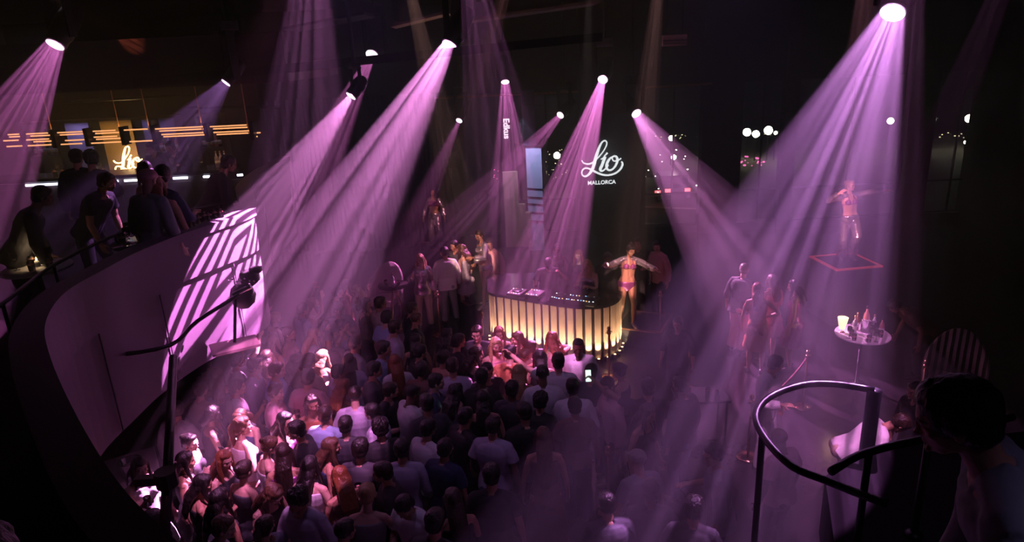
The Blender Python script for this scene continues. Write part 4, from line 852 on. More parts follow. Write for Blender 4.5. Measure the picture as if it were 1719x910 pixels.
def garment(sex, pose, kind):
    key = (sex, pose, kind)
    if key in GAR: return GAR[key]
    J = body_mesh(sex, pose)[1]; b = MB(); T, R = J['T'], J['R']; lat = T @ V(1, 0, 0); h = J['hip']; d = R @ V(0, 0, 1); f = J['f']; vox = .010; wr = .007; wf = 8
    def bust(inf):
        if f:
            for s in (-1, 1): b.ball(J['chest']+T @ V(s*.068, .080, .035), (.058+inf, .052+inf, .056+inf))
    if kind in ('shirt', 'tee', 'longshirt', 'jacket', 'blouse', 'hoodie'):
        inf = {'jacket': .032, 'hoodie': .036}.get(kind, .024)
        st = torso_st(J, 10, 2, inf)
        low = h-d*(.10 if kind != 'tee' else .06); st = [(low, st[0][1]+.012, st[0][2]+.014)]+st
        st.append((J['neck']-T @ V(0, 0, .022), .085 if not f else .072, .075 if not f else .064))
        loft(b, st, lat, 22, 2.3); bust(inf*.6)
        if kind in ('shirt', 'longshirt', 'jacket'):   # collar
            for s in (-1, 1): limb(b, [J['neck']+T @ V(s*.045, -.05, .018), J['neck']+T @ V(s*.068, .0, .012), J['neck']+T @ V(s*.035, .062, -.03)], [.014, .015, .012], 8)
        if kind == 'hoodie': b.ball(J['neck']+T @ V(0, -.09, -.02), (.10, .06, .07))
        t = {'shirt': 1.35, 'tee': .62, 'longshirt': 1.92, 'jacket': 1.95, 'blouse': 1.92, 'hoodie': 1.95}[kind]
        for nm in 'rl': sleeve(b, J, nm, t, inf*.62, {'tee': .014, 'blouse': .02}.get(kind, .004))
    elif kind in ('dress', 'strapdress', 'longdress', 'minidress'):
        st = torso_st(J, 9 if kind != 'strapdress' else 8, 3, .010)
        L = {'dress': .42, 'strapdress': .34, 'longdress': .74, 'minidress': .30}[kind]; fl = {'dress': .07, 'strapdress': .0, 'longdress': .10, 'minidress': .10}[kind]
        z = V(0, 0, -1); mid = lerp(J['Kr'], J['Kl'], .5); y = lambda t: V(0, (mid.y-h.y)*t, 0)
        low = [(h+z*L*J['k']+y(L/.45 if L < .45 else 1), .165+fl, .125+fl), (h+z*L*.6*J['k']+y(.6*min(L/.45, 1)), .175+fl*.6, .128+fl*.6), (h+z*.06, .184, .128)]
        loft(b, low+st, lat, 22, 2.2); bust(.008)
        for s in (-1, 1): b.ball(h+R @ V(s*.075, -.06, -.045), (.096, .090, .10))
        if kind in ('dress', 'longdress', 'minidress'):
            for s in (-1, 1): limb(b, [J['chest']+T @ V(s*.07, .09, .09), J['sh']+T @ V(s*.075, .02, .045), J['chest']+T @ V(s*.07, -.07, .10)], [.016, .016, .016], 8)
        wr = .006
    elif kind == 'crop':
        st = torso_st(J, 9, 6, .010); st = [(lerp(J['waist'], J['chest'], .72), .15, .104)]+st; loft(b, st, lat, 22, 2.2); bust(.008)
        for s in (-1, 1): limb(b, [J['chest']+T @ V(s*.07, .09, .07), J['sh']+T @ V(s*.075, .02, .045), J['chest']+T @ V(s*.07, -.07, .10)], [.014, .014, .014], 8)
        vox = .008; wr = .002
    elif kind == 'bikini':
        for s in (-1, 1):
            b.ball(J['chest']+T @ V(s*.066, .084, .035), (.062, .054, .056)); limb(b, [J['chest']+T @ V(s*.06, .12, .07), J['chest']+T @ V(s*.055, .08, .14), J['neck']+T @ V(s*.03, -.03, 0)], [.009, .008, .008], 8)
        pts = [J['chest']+T @ V(.160*cos(a), .108*sin(a), .0) for a in [2*pi*i/20 for i in range(20)]]; b.tube(pts, .009, 8, True)
        vox = .006; wr = 0
    elif kind == 'shrug':   # short sleeves-and-shoulders jacket
        st = torso_st(J, 10, 7, .014)
        B = [(c-T @ V(0, .035, 0), a*.98, q*.72) for c, a, q in st]; loft(b, B, lat, 20, 2.3)
        for nm in 'rl': sleeve(b, J, nm, 1.9, .02, .012)
        vox = .009; wr = .008; wf = 14
    elif kind == 'brief':
        loft(b, [(h-d*.145, .045, .075), (h-d*.10, .12, .105), (h-d*.05, .182, .122), (h+d*.01, .186, .124), (h+d*.05, .180, .119)], lat, 20)
        for s in (-1, 1): b.ball(h+R @ V(s*.07, -.060, -.035), (.088, .084, .075))
        vox = .008; wr = 0
    elif kind in ('trousers', 'wide', 'shorts', 'skirt', 'satin'):
        if kind == 'skirt':
            mid = lerp(J['Kr'], J['Kl'], .5)
            loft(b, [(V(mid.x, mid.y*.8+h.y*.2, mid.z+.04), .235, .20), (lerp(h, mid, .5), .21, .165), (h, .185, .13), (J['waist']-d*.03, .142, .104)], lat, 24); wr = .012; wf = 9
        else:
            loft(b, torso_st(J, 4, 0, .014)+[(lerp(h, J['waist'], .7), .155 if not f else .14, .108 if not f else .098)], lat, 20)
            for nm in 'rl':
                Hh, K, A = J['H'+nm], J['K'+nm], J['A'+nm]; w_ = {'trousers': 0, 'wide': .028, 'shorts': .02, 'satin': .02}[kind]
                pts = [Hh, lerp(Hh, K, .35), lerp(Hh, K, .75)]; r = [.098, .095+w_*.4, .082+w_*.7]
                if kind != 'shorts': pts += [K, lerp(K, A, .4), lerp(K, A, .97)]; r += [.070+w_, .068+w_*1.3, .062+w_*2]
                loft(b, [(p_, q, q) for p_, q in zip(pts, r)], (1, 0, 0), 16)
                b.ball(h+R @ V((.075 if nm == 'r' else -.075), -.055, -.045), (.092, .085, .09))
            wr = .007
    me = remesh(b, vox, kind, 2, wr, wf, len(GAR)*1.7); GAR[key] = me; return me
def shoe_mesh(sex, pose, nm, kind):
    key = (sex, pose, 'shoe', nm, kind)
    if key in GAR: return GAR[key]
    J = body_mesh(sex, pose)[1]; A = J['A'+nm]; s = 1 if nm == 'r' else -1; ang = radians(12)*s; fd = V(sin(ang), cos(ang), 0); b = MB()
    top = .02 if kind == 'shoe' else .0
    loft(b, [(A-fd*.066-V(0, 0, .048), .026, .030), (A-fd*.035-V(0, 0, .042), .042, .042), (A+fd*.03-V(0, 0, .042), .042, .040), (A+fd*.08-V(0, 0, .056), .048, .030), (A+fd*.15-V(0, 0, .062), .046, .024), (A+fd*.185-V(0, 0, .066), .026, .016)], V(0, 0, 1).cross(fd), 14)
    me = remesh(b, .009, kind, 1); GAR[key] = me; return me
HAIRS = {}
def hair_mesh(sex, pose, style):
    key = (sex, pose, style)
    if key in HAIRS: return HAIRS[key]
    J = body_mesh(sex, pose)[1]; H, hc = J['H'], J['head']; g = .95 if sex == 'f' else 1.0; b = MB(); T = J['T']
    def hb(c, r, q=3, rot=0):
        bb = bmesh.ops.create_icosphere(b.bm, subdivisions=q, radius=1)['verts']
        b._add(bb, Matrix.Translation(hc) @ H.to_4x4() @ Matrix.Translation(V(*c)*g) @ Matrix.Rotation(rot, 4, 'X') @ Matrix.Diagonal((r[0]*g, r[1]*g, r[2]*g, 1)))
    th = {'fade': .004, 'short': .012, 'quiff': .012, 'curly': .022, 'crop': .016}.get(style, .012)
    # cap of hair behind the hairline
    hb((0, -.024, .030), (.078+th, .088+th, .082+th)); hb((0, .022, .074), (.062+th*.7, .048+th*.5, .030+th)); 
    if style != 'fade': hb((0, -.05, -.035), (.066+th, .052+th, .055))
    for s in (-1, 1): hb((s*.062, .005, .02), (.014+th*.6, .035, .045))
    wr, wf, vox = .004, 40, .007
    if style == 'quiff': hb((0, .045, .10), (.055, .045, .028), rot=-.4)
    if style == 'curly': wr, wf = .014, 38
    if style == 'crop': wr, wf = .007, 45
    if style in ('bun', 'topknot'): c = (0, -.105, .055) if style == 'bun' else (0, -.05, .13); hb(c, (.044, .044, .04)); wr = .002
    def W(c): return hc+H @ (V(*c)*g)
    dn = V(0, 0, -1)*(1 if True else 0); bk = T @ V(0, -1, 0)
    if style == 'pony':
        p0 = W((0, -.10, .05)); limb(b, [p0, p0+bk*.05+dn*.05, p0+bk*.045+dn*.18, p0+bk*.02+dn*.33], [.022, .034, .032, .012], 12)
    if style in ('long', 'verylong', 'wavy', 'bob'):
        L = {'long': .34, 'verylong': .52, 'wavy': .30, 'bob': .13}[style]; p0 = W((0, -.04, .0)); wide = .085 if style != 'wavy' else .105
        sb = J['sh']+bk*.115
        q1 = lerp(p0, sb, .6)+bk*.03; q2 = V(sb.x, sb.y, p0.z-L*.6)+bk*.035 if L > .2 else q1+dn*.02
        loft(b, [(p0+V(0, 0, .06), .05, .05), (p0, wide, .065), (V(q1.x, q1.y, p0.z-min(L, .2)*.6), wide*1.04, .055), (V(q2.x, q2.y, p0.z-L*.75), wide*.98, .042), (V(q2.x, q2.y, p0.z-L), wide*.6, .022)], T @ V(1, 0, 0), 20)
        for s in (-1, 1):
            a = W((s*.078, .005, .03)); e = W((s*.088, .01, -.06)); limb(b, [a, e, e+dn*min(L*.5, .16)+T @ V(s*.01, .035, 0)], [.024, .027, .014], 10)
        wr, wf = (.006, 26) if style != 'wavy' else (.014, 22)
    if style in ('cap', 'beanie', 'towel'): 
        b.bm.clear(); hb((0, -.012, .045), (.090, .108, .075)); hb((0, -.012, .03), (.092, .11, .03)); wr = .001
        if style == 'cap': hb((0, .10, .035), (.065, .07, .008), rot=-.12)
    me = remesh(b, vox, 'hair', 1, wr, wf, len(HAIRS)); HAIRS[key] = me; return me
def setm(o, M): o.material_slots[0].link = 'OBJECT'; o.material_slots[0].material = M
def child(name, me, M, root):
    if not me.materials: me.materials.append(M)
    o = link(name, me, root); setm(o, M); return o
PEOPLE = []
def person(loc, yaw, sex, pose, wear, hair, skin, label, group=None, scale=1.0, shoes=True, tilt=0):
    """wear: list of (garment, colour)"""
    r = thing('person', label, 'person', loc, radians(yaw), group); r.scale = (scale,)*3
    bm_, J = body_mesh(sex, pose); child('body', bm_, SK[skin], r)
    if hair: 
        st, c = hair
        nm = {'cap': 'cap', 'beanie': 'cap', 'towel': 'cap'}.get(st, 'hair'); o = child(nm, hair_mesh(sex, pose, st), HR[c] if c in HR else CL[c], r)
    for k, c in wear:
        nm = {'tee': 't_shirt', 'longshirt': 'shirt', 'blouse': 'blouse', 'strapdress': 'dress', 'longdress': 'dress', 'minidress': 'dress', 'crop': 'crop_top', 'bikini': 'bikini_top', 'shrug': 'cropped_jacket', 'brief': 'briefs', 'wide': 'trousers', 'satin': 'trousers'}.get(k, k)
        child(nm, garment(sex, pose, k), CL[c], r)
    if shoes:
        for s in 'rl': child('shoe', shoe_mesh(sex, pose, s, 'shoe'), SHOE if shoes is True else shoes, r)
    PEOPLE.append(r); return r
# ---------------------------------------------------------------- the people
HT = dict(m=1.765, f=1.69)
def byhead(px, py, sex, zf=0, sc=1.0, dh=0): p = at(px, py, z=zf+HT[sex]*sc+dh); p.z = zf; return p
S_, TS, LS, JK, BL = 'shirt', 'tee', 'longshirt', 'jacket', 'blouse'
TR = {'m': [('trousers', 'black')], 'f': [('trousers', 'black')]}
# dancers and staff
p = at(818, 512, z=.44); person((p.x, p.y, .436), 125, 'f', 'showl', [('shrug', 'silver'), ('crop', 'silver'), ('brief', 'silver')], ('bun', 'dark'), 'tan', 'dancer in silver cropped jacket and briefs on the podium left of the DJ booth', shoes=CL['silver'], scale=1.0)
p = at(1052, 545, z=.38); person((p.x, p.y, .376), 186, 'f', 'showr', [('shrug', 'silver'), ('bikini', 'magenta'), ('brief', 'magenta')], ('topknot', 'black'), 'tan', 'dancer in shiny jacket and magenta bikini on the podium right of the DJ booth', shoes=CL['silver'])
person((-2.15, 19.2, .366), 172, 'f', 'showb', [('shrug', 'silver'), ('crop', 'magenta'), ('satin', 'silver')], ('crop', 'dark'), 'tan', 'dancer in open satin jacket and wide satin trousers at the far back', scale=1.0)
person((6.9, 13.4, 1.216), 168, 'f', 'showh', [('shrug', 'silver'), ('bikini', 'magenta'), ('satin', 'silver')], ('bun', 'blonde'), 'fair', 'dancer in silver trousers with one arm out inside the widest light beam', shoes=CL['silver'])
def man(px, py, yaw, pose, wear, hair, skin, label, zf=0, sc=1.0, dh=0, sex='m'):
    return person(byhead(px, py, sex, zf, sc, dh), yaw, sex, pose, wear, hair, skin, label, scale=sc)
BT = ('trousers', 'black')
man(746, 415, 10, 'relax2', [(JK, 'white'), ('trousers', 'grey')], ('crop', 'dark'), 'tan', 'standing man in a pale suit with stripes of light on his back')
man(705, 425, 175, 'drink', [(BL, 'silver'), ('trousers', 'beige')], ('wavy', 'blonde'), 'tan', 'woman in a glittering blouse holding a glass beside the tripod table', sex='f')
man(826, 398, 130, 'talk', [(LS, 'pinkc'), BT], ('short', 'dark'), 'tan', 'man in a pink shirt close behind the left dancer')
man(778, 410, 60, 'relax', [('minidress', 'lilac')], ('wavy', 'brown'), 'fair', 'woman in a pale dress partly hidden behind the left dancer', sex='f')
man(764, 402, 150, 'relax', [(LS, 'charcoal'), BT], ('short', 'black'), 'tan', 'man in dark shirt in the haze between the pale suit and the left dancer')
# DJ side
man(918, 425, 185, 'dj', [(TS, 'black'), BT], ('cap', 'black'), 'tan', 'DJ in a black t-shirt and cap leaning over the left decks')
man(988, 433, 150, 'phone', [('strapdress', 'silver')], ('long', 'blonde'), 'fair', 'woman in a bright silver dress behind the right end of the booth', sex='f')
man(972, 418, 160, 'relax', [(BL, 'black'), BT], ('long', 'auburn'), 'fair', 'red-haired woman in black behind the woman in silver', sex='f')
man(934, 408, 180, 'relax', [('dress', 'brown')], ('long', 'brown'), 'tan', 'woman in the haze behind the DJ', sex='f')
man(1020, 422, 170, 'relax', [(TS, 'black'), BT], ('short', 'black'), 'deep', 'dark figure between the silver dress and the right dancer')
man(1073, 397, 150, 'relax', [(S_, 'black'), BT], ('short', 'dark'), 'fair', 'man in an open black shirt behind the right dancer')
man(1108, 402, 110, 'talk', [(LS, 'pinkc'), BT], ('short', 'black'), 'fair', 'man in a dusky pink shirt standing right of the right dancer')
# group inside the right beam
man(1246, 443, -60, 'talk', [(S_, 'charcoal'), ('wide', 'pinkc')], ('short', 'grey'), 'fair', 'man with pale trousers in the widest beam, facing two women')
man(1300, 462, 10, 'drink', [('minidress', 'pinkc')], ('long', 'brown'), 'tan', 'woman in a short flared dress seen from behind in the widest beam', sex='f')
man(1277, 476, -20, 'hips', [('dress', 'rust')], ('long', 'auburn'), 'tan', 'woman half hidden by the one in the flared dress in the beam', sex='f')
man(1340, 470, 60, 'relax', [('dress', 'magenta')], ('long', 'dark'), 'fair', 'woman at the right of the group in the widest beam', sex='f')
man(1140, 530, 150, 'relax', [(S_, 'charcoal'), BT], ('short', 'dark'), 'tan', 'dim man in the violet shade left of the lone post', sc=.9)
p = at(1500, 560, z=.9); person((p.x+.55, p.y+.15, 0), 78, 'm', 'bend', [(TS, 'brown'), ('trousers', 'black')], ('crop', 'black'), 'tan', 'man in a brown shirt bending over the bottle table')
p = at(1420, 760, z=.85); person((p.x+.1, p.y, 0), -105, 'm', 'bend', [(TS, 'white'), ('trousers', 'beige')], ('crop', 'dark'), 'tan', 'man in a white t-shirt bending forward under the stair rail')
man(1292, 592, -150, 'talk', [(LS, 'white'), ('trousers', 'white')], ('short', 'black'), 'tan', 'man in a long white shirt standing behind the stair rail')
man(1318, 722, 30, 'relax', [(TS, 'pinkc'), BT], None, 'deep', 'bald man in front of the stair rail loop', sc=.97)
man(1546, 640, 100, 'relax', [(LS, 'black'), BT], ('short', 'black'), 'tan', 'dark figure beside the post at the right, only shoes catching light', sc=.95)
# man at the right railing and others on the mezzanine
p = at(1602, 690, d=2.35); person((p.x+.16, p.y-.36, Z1), 62, 'm', 'leanrail', [(LS, 'grey'), BT], ('crop', 'black'), 'tan', 'large man in a dark grey shirt leaning at the right railing close by', scale=1.10)
p = at(92, 745, d=1.75); person((p.x-.12, p.y-.22, 2.9), 20, 'm', 'relax', [(LS, 'black'), BT], ('short', 'black'), 'tan', 'black silhouette standing closest at the lower left')
def mez(px, py, d, yaw, sex, pose, wear, hair, skin, label, sc=1.0, dh=0, loc=None):
    p = at(px, py, d=d); hh = p.z-Z1; q = at(px, py, z=Z1+HT[sex]*sc+dh); q.z = Z1
    if loc: q = Vector((loc[0], loc[1], Z1))
    j = min(range(len(EP)), key=lambda k: (EP[k]-Vector((q.x, q.y, 0))).length); side = (Vector((q.x, q.y, 0))-EP[j]).dot(nrm(j)); need = .52 if pose == 'leanrail' else .32
    if side < need and (EP[j]-Vector((q.x, q.y, 0))).length < 2: q += nrm(j)*(need-side)
    return person(q, yaw, sex, pose, wear, hair, skin, label, scale=sc)
mez(137, 300, 6.2, -95, 'm', 'leanrail', [(TS, 'black'), BT], ('short', 'dark'), 'tan', 'man in a black t-shirt leaning on the mezzanine rail with bare forearms', dh=-.22)
mez(10, 318, 5.6, -60, 'm', 'leanrail', [(LS, 'charcoal'), BT], ('short', 'black'), 'tan', 'dark man at the left edge of the mezzanine in a crumpled shirt', dh=-.15)
mez(122, 250, 9, 10, 'm', 'relax', [(LS, 'black'), BT], ('short', 'black'), 'tan', 'silhouetted man at the bar, left of the pair')
mez(143, 252, 9.2, -10, 'm', 'talk', [(LS, 'black'), BT], ('curly', 'black'), 'tan', 'silhouetted man at the bar, right of the pair')
mez(237, 284, 7.5, -20, 'm', 'relax', [(S_, 'grey'), BT], ('cap', 'pinkc'), 'fair', 'man in a pink-lit pale cap on the mezzanine')  # the cap cloth itself is pink
mez(272, 293, 7.3, 15, 'f', 'relax', [('dress', 'sequin')], ('long', 'auburn'), 'tan', 'woman with long reddish hair and a dark sequin top on the mezzanine')
mez(298, 283, 7.8, -35, 'm', 'talk', [(S_, 'navy'), BT], ('short', 'dark'), 'tan', 'man in a navy shirt with white cuff at the parapet', loc=(-3.9, 7.6))
mez(352, 300, 9, -60, 'm', 'leanrail', [(LS, 'black'), BT], ('short', 'black'), 'tan', 'dim man at the right end of the mezzanine near the parapet', loc=(-4.05, 9.2))
mez(320, 300, 8.6, 60, 'f', 'drink', [('dress', 'rust')], ('long', 'dark'), 'tan', 'dim woman between the navy shirt and the right end of the mezzanine', loc=(-4.5, 8.6))
for px, py, lab, hr in ((268, 250, 'bartender silhouetted just right of the amber sign', ('short', 'black')), (300, 258, 'second bartender in front of the lavender shelf', ('short', 'dark'))):
    q = at(px, py, z=Z1+1.76); q.z = Z1; q = Vector((aty(px+5, 270, 12.9).x, 12.9, Z1)); person(q, 175, 'm', 'leanrail', [(LS, 'black'), BT], hr, 'tan', lab, scale=.93)
# ------------ the crowd: (px, py of the crown, sex, yaw, pose, garment, colour, hair, hair colour, skin, label)
C_ = [
(316, 660,'m',-25,'talk','longshirt','white','short','black','fair','man in a white shirt seen from behind, brightly lit, beside the tall black pole'),
(308, 730,'f',-95,'drink','strapdress','black','bun','black','fair','dark-haired woman in a ruched black dress, in profile beside the tall black pole'),
(334, 755,'f',-70,'relax','dress','black','long','black','tan','woman with long black hair at the left, below the ruched dress'),
(362, 676,'f',-70,'talk','dress','black','bob','black','fair','bare-shouldered woman in black with light across her hairband, looking up'),
(333, 640,'m',-20,'relax','tee','beige','short','dark','tan','man in a dim beige top behind the lit white shirt at the left edge'),
(389, 642,'m',-60,'drink','shirt','white','short','black','tan','man in a white short-sleeved shirt in profile, elbow glowing white'),
(405, 606,'m',-80,'relax','shirt','lilac','short','dark','tan','man in a pale shirt in profile behind the one with the glowing elbow'),
(370, 622,'f',20,'relax','dress','navy','long','brown','fair','dim long-haired woman left of the man in the pale shirt'),
(457, 613,'m',-85,'relax','shirt','blue','short','brown','fair','fair-haired man in a light blue shirt in profile in the purple haze'),
(443, 660,'f',165,'phone','strapdress','navy','bob','brown','fair','smiling woman facing the balcony with a lit phone at her chest'),
(477, 645,'m',-85,'drink','shirt','pinkc','quiff','dark','fair','tall man in a pink shirt lifting a glass, face lit white'),
(442, 735,'f',-60,'phone','strapdress','white','bun','brown','fair','woman in a white top with sunglasses pushed into pinned hair'),
(398, 742,'f',-110,'drink','dress','black','long','auburn','fair','woman leaning back with one bright arm reaching over the drinks'),
(420, 768,'f',-30,'relax','dress','charcoal','bun','dark','fair','woman with a glossy bun in the brightest part of the crowd'),
(450, 792,'f',-120,'down','dress','black','wavy','brown','fair','woman with wavy brown hair bent down in front of the glossy bun'),
(492, 712,'m',95,'relax','tee','black','short','black','tan','dark-haired man in black facing left, beside the tall pink shirt'),
(495, 742,'f',10,'relax','dress','magenta','verylong','dark','tan','woman with very long dark hair and a pale hairband, back turned'),
(511, 775,'f',-15,'relax','dress','white','long','black','fair','woman with sleek black hair catching a light streak'),
(525, 690,'m',-15,'relax','tee','blue','short','dark','fair','tall man in a light blue t-shirt with a white patch of light on his sleeve'),
(571, 692,'m',5,'relax','tee','charcoal','short','black','fair','broad man in a charcoal t-shirt in front of the blue t-shirt'),
(343, 795,'f',-60,'phone','dress','black','long','black','tan','woman in black holding a phone low at the left, under the ruched dress'),
(377, 820,'f',-20,'relax','dress','charcoal','long','black','tan','woman with smooth dark hair just above the lower edge at the left'),
(361, 868,'m',-60,'hug','longshirt','white','short','brown','fair','brown-haired man at the lower edge stretching a bright white sleeve to the right'),
(497, 812,'m',160,'drink','longshirt','lilac','curly','black','tan','curly-haired man in an open pale shirt at the lower edge, hand to his face'),
(557, 780,'f',30,'down','dress','brown','long','auburn','tan','red-brown haired woman in the dark beside the curly-haired man'),
(568, 878,'m',-30,'relax','tee','white','fade','black','tan','close-cropped man whose head meets the lower edge'),
(607, 793,'f',0,'phone','dress','grey','bun','blonde','fair','blonde woman with a bun, raising her hands near the lower edge'),
(652, 722,'m',0,'relax','shirt','lilac','crop','black','tan','man with thick black hair in a pale yoked shirt, back turned'),
(700, 708,'m',-40,'relax','shirt','white','short','black','tan','man in a white shirt turning right, just beside the pale yoked shirt'),
(682, 812,'m',150,'down','tee','white','short','black','tan','man in a white polo bending forward at the lower edge'),
(765, 690,'m',-50,'relax','shirt','black','short','black','tan','big man in a black collared shirt in profile, centre of the dark area'),
(796, 690,'m',-20,'relax','tee','lilac','short','black','tan','man in a pale t-shirt hidden behind the big black collared shirt'),
(706, 645,'m',-60,'phone','longshirt','white','fade','black','deep','man in a white shirt filming with a glowing phone'),
(671, 603,'f',20,'relax','blouse','white','verylong','auburn','fair','woman with long auburn hair over a white top'),
(628, 582,'m',-100,'relax','longshirt','blue','crop','black','tan','man in a light blue shirt behind the auburn hair'),
(657, 536,'m',-70,'relax','longshirt','lilac','short','dark','tan','tall man in a pale blue-grey shirt standing above his neighbours'),
(615, 645,'m',-120,'talk','tee','black','short','dark','fair','laughing man in a black t-shirt turned right'),
(640, 672,'m',80,'drink','tee','lilac','short','black','fair','man in a light t-shirt facing left, opposite the laughing man'),
(630, 710,'m',20,'relax','tee','black','curly','black','tan','man with big dark hair in black in front of the laughing man'),
(726, 620,'m',-80,'drink','tee','navy','short','black','fair','man in a navy t-shirt in profile behind the filming man'),
(765, 608,'m',5,'relax','shirt','lilac','short','dark','tan','man with short hair in a pale shirt, back turned, right of the navy t-shirt'),
(745, 588,'f',-40,'drink','dress','black','bun','dark','tan','woman in black between the navy t-shirt and the bright centre'),
(790, 628,'m',-10,'relax','tee','black','short','black','deep','man in black at the left edge of the bright centre'),
(797, 583,'f',-70,'drink','dress','black','wavy','dark','fair','woman in black with lit bare arms holding a dark drink'),
(833, 566,'f',-160,'relax','dress','pinkc','long','blonde','fair','blonde woman with long straight hair in the bright centre'),
(838, 552,'f',180,'relax','dress','charcoal','long','auburn','fair','woman facing the balcony at the foot of the booth slats, left'),
(868, 560,'f',120,'drink','dress','black','long','brown','fair','brown-haired woman in profile with a fan, in front of the slats'),
(838, 587,'m',-10,'hug','tee','rust','short','black','fair','person with a short dark bob and bare back in the bright centre'),
(848, 612,'f',0,'relax','dress','beige','verylong','blonde','tan','woman with very long golden hair in the middle of the bright centre'),
(901, 583,'f',5,'relax','dress','black','verylong','black','fair','woman with very long straight black hair left of the raised arm'),
(913, 568,'f',30,'hug','dress','pinkc','wavy','auburn','fair','curly auburn woman against the booth slats'),
(967, 564,'m',175,'relax','shirt','white','fade','black','deep','man in glasses and a white shirt facing out in front of the booth corner'),
(960, 602,'m',-5,'raisedl','tee','white','short','dark','fair','man in a loose white printed t-shirt raising an arm'),
(890, 625,'m',0,'relax','tee','white','fade','black','deep','man with a close fade and white collar, back turned'),
(904, 655,'m',-30,'relax','tee','black','curly','black','tan','curly-haired man in black right of the close fade'),
(973, 616,'m',-20,'relax','shirt','charcoal','short','black','tan','man in a dark checked shirt in front of the white printed t-shirt'),
(968, 665,'m',0,'relax','tee','brown','short','black','tan','tall man in a dark brown t-shirt and wide trousers, back turned'),
(1016, 642,'m',90,'talk','longshirt','pinkc','short','dark','tan','man in a dim pink shirt facing left at the right edge of the crowd'),
(1040, 610,'f',60,'relax','dress','black','bun','dark','tan','dark-haired woman at the right edge of the crowd near the right podium'),
(1112, 640,'m',0,'raisedl','tee','black','short','black','tan','person in the dark holding a phone up toward the right dancer'),
(866, 680,'m',10,'relax2','jacket','black','short','black','tan','man in a black jacket standing before the strip of lit floor'),
(912, 722,'f',0,'relax','longdress','brown','verylong','brown','tan','woman in brown with hair to her waist beside the strip of lit floor'),
(1214, 745,'m',60,'talk','shirt','grey','short','black','tan','man in a grey shirt alone in the purple dark right of the crowd'),
(1076, 760,'m',20,'relax','tee','grey','cap','grey','tan','man with a pale cap in the purple dark near the crowd edge'),
(1030, 830,'m',10,'relax','shirt','charcoal','short','black','tan','man in a ribbed dark shirt at the lower edge right of the lit floor'),
(1085, 812,'m',-10,'relax','tee','charcoal','short','black','deep','shadowy man in front of the pale cap at the lower edge'),
(1165, 840,'m',-20,'relax','tee','black','crop','black','tan','shadowy man at the lower edge below the grey shirt'),
(1120, 640,'m',40,'relax','longshirt','charcoal','short','black','tan','shadowy figure with a lit shoulder behind the crowd edge'),
(1085, 665,'f',-140,'relax','dress','black','long','dark','tan','shadowy woman between the dim pink shirt and the low table'),
(812, 790,'m',-5,'relax','tee','black','short','black','tan','dark figure at the left of the lit floor near the lower edge'),
(768, 822,'f',20,'drink','dress','black','long','dark','tan','dark-haired woman with folded hands at the lower edge'),
(725, 860,'m',-20,'relax','tee','charcoal','short','black','tan','man whose crown shows at the lower edge right of the white polo'),
# back left, in the haze
(569, 505,'m',-160,'phone','tee','charcoal','curly','dark','fair','big tall man in a dark t-shirt towering over the hazy back left'),
(531, 543,'f',-80,'drink','dress','white','bob','dark','fair','dark-haired woman in white lit beside the big man'),
(546, 556,'m',5,'relax','tee','charcoal','fade','black','deep','dark round-headed man in front of the big man'),
(515, 548,'f',-60,'drink','blouse','white','long','blonde','fair','woman in a bright white blouse left of the big man'),
(487, 552,'f',-100,'relax','dress','pinkc','bun','brown','fair','woman with a lit neck at the left of the white blouse'),
(603, 500,'f',-95,'drink','dress','black','bob','black','fair','woman with a dark bob in profile under the tripod table'),
(595, 478,'f',150,'relax','dress','white','long','blonde','fair','blonde woman behind the dark bob at the back left'),
(630, 498,'m',-60,'relax','longshirt','cream','short','dark','tan','man with a bright cheek below the barrier post at the back left'),
(640, 520,'m',-40,'relax','tee','blue','short','black','fair','man with a pale blue collar in front of the bright cheek'),
(616, 540,'f',10,'relax','dress','sequin','wavy','dark','tan','woman in dark sequins in the back left crowd'),
(685, 508,'m',-70,'relax','jacket','black','short','dark','tan','man in a black jacket with lit shoulder patches'),
(668, 528,'m',-60,'relax','tee','black','fade','brown','tan','close-cropped man lit on the temple beside the black jacket'),
(700, 560,'f',0,'relax','dress','black','long','black','tan','woman in the dark in front of the black jacket'),
(738, 555,'f',-30,'relax','dress','brown','wavy','black','tan','woman in the dark below the left podium'),
(763, 570,'m',-60,'relax','tee','black','short','black','tan','man in the dark beside the left barrier post'),
(805, 553,'m',170,'relax','tee','black','short','dark','fair','man in glasses and a black t-shirt facing out beside the left podium'),
(450, 560,'f',-30,'relax','dress','lilac','long','brown','fair','hazy long-haired woman right of the boom shelf'),
(425, 545,'m',-60,'relax','tee','lilac','short','dark','fair','hazy man in a lilac t-shirt below the camera boom'),
(470, 520,'f',-40,'relax','dress','grey','bun','blonde','fair','hazy blonde with pinned hair at the far left back'),
(500, 505,'m',-50,'relax','longshirt','blue','short','black','tan','hazy man in a blue shirt at the far left back'),
(445, 505,'m',-30,'relax','tee','grey','crop','dark','tan','hazy man in grey behind the lilac t-shirt'),
(525, 500,'f',-60,'bothup','dress','rust','long','auburn','fair','hazy auburn woman with both arms up at the back left'),
(545, 485,'m',-70,'relax','tee','brown','short','dark','tan','hazy man in brown behind the big tall man'),
(575, 470,'f',-40,'relax','dress','pinkc','long','dark','tan','hazy woman in pink at the very back left'),
(475, 590,'f',-50,'dance','dress','lilac','wavy','brown','fair','woman in a lilac dress dancing behind the fair-haired man'),
(505, 600,'m',-30,'relax','tee','beige','short','brown','fair','man in a beige t-shirt in the haze above the lifted glass'),
(512, 630,'m',-15,'relax','tee','pinkc','short','dark','fair','man in a pink t-shirt, back turned, right of the lifted glass'),
(535, 590,'f',-20,'relax','dress','grey','long','blonde','fair','blonde woman in grey behind the pink t-shirt'),
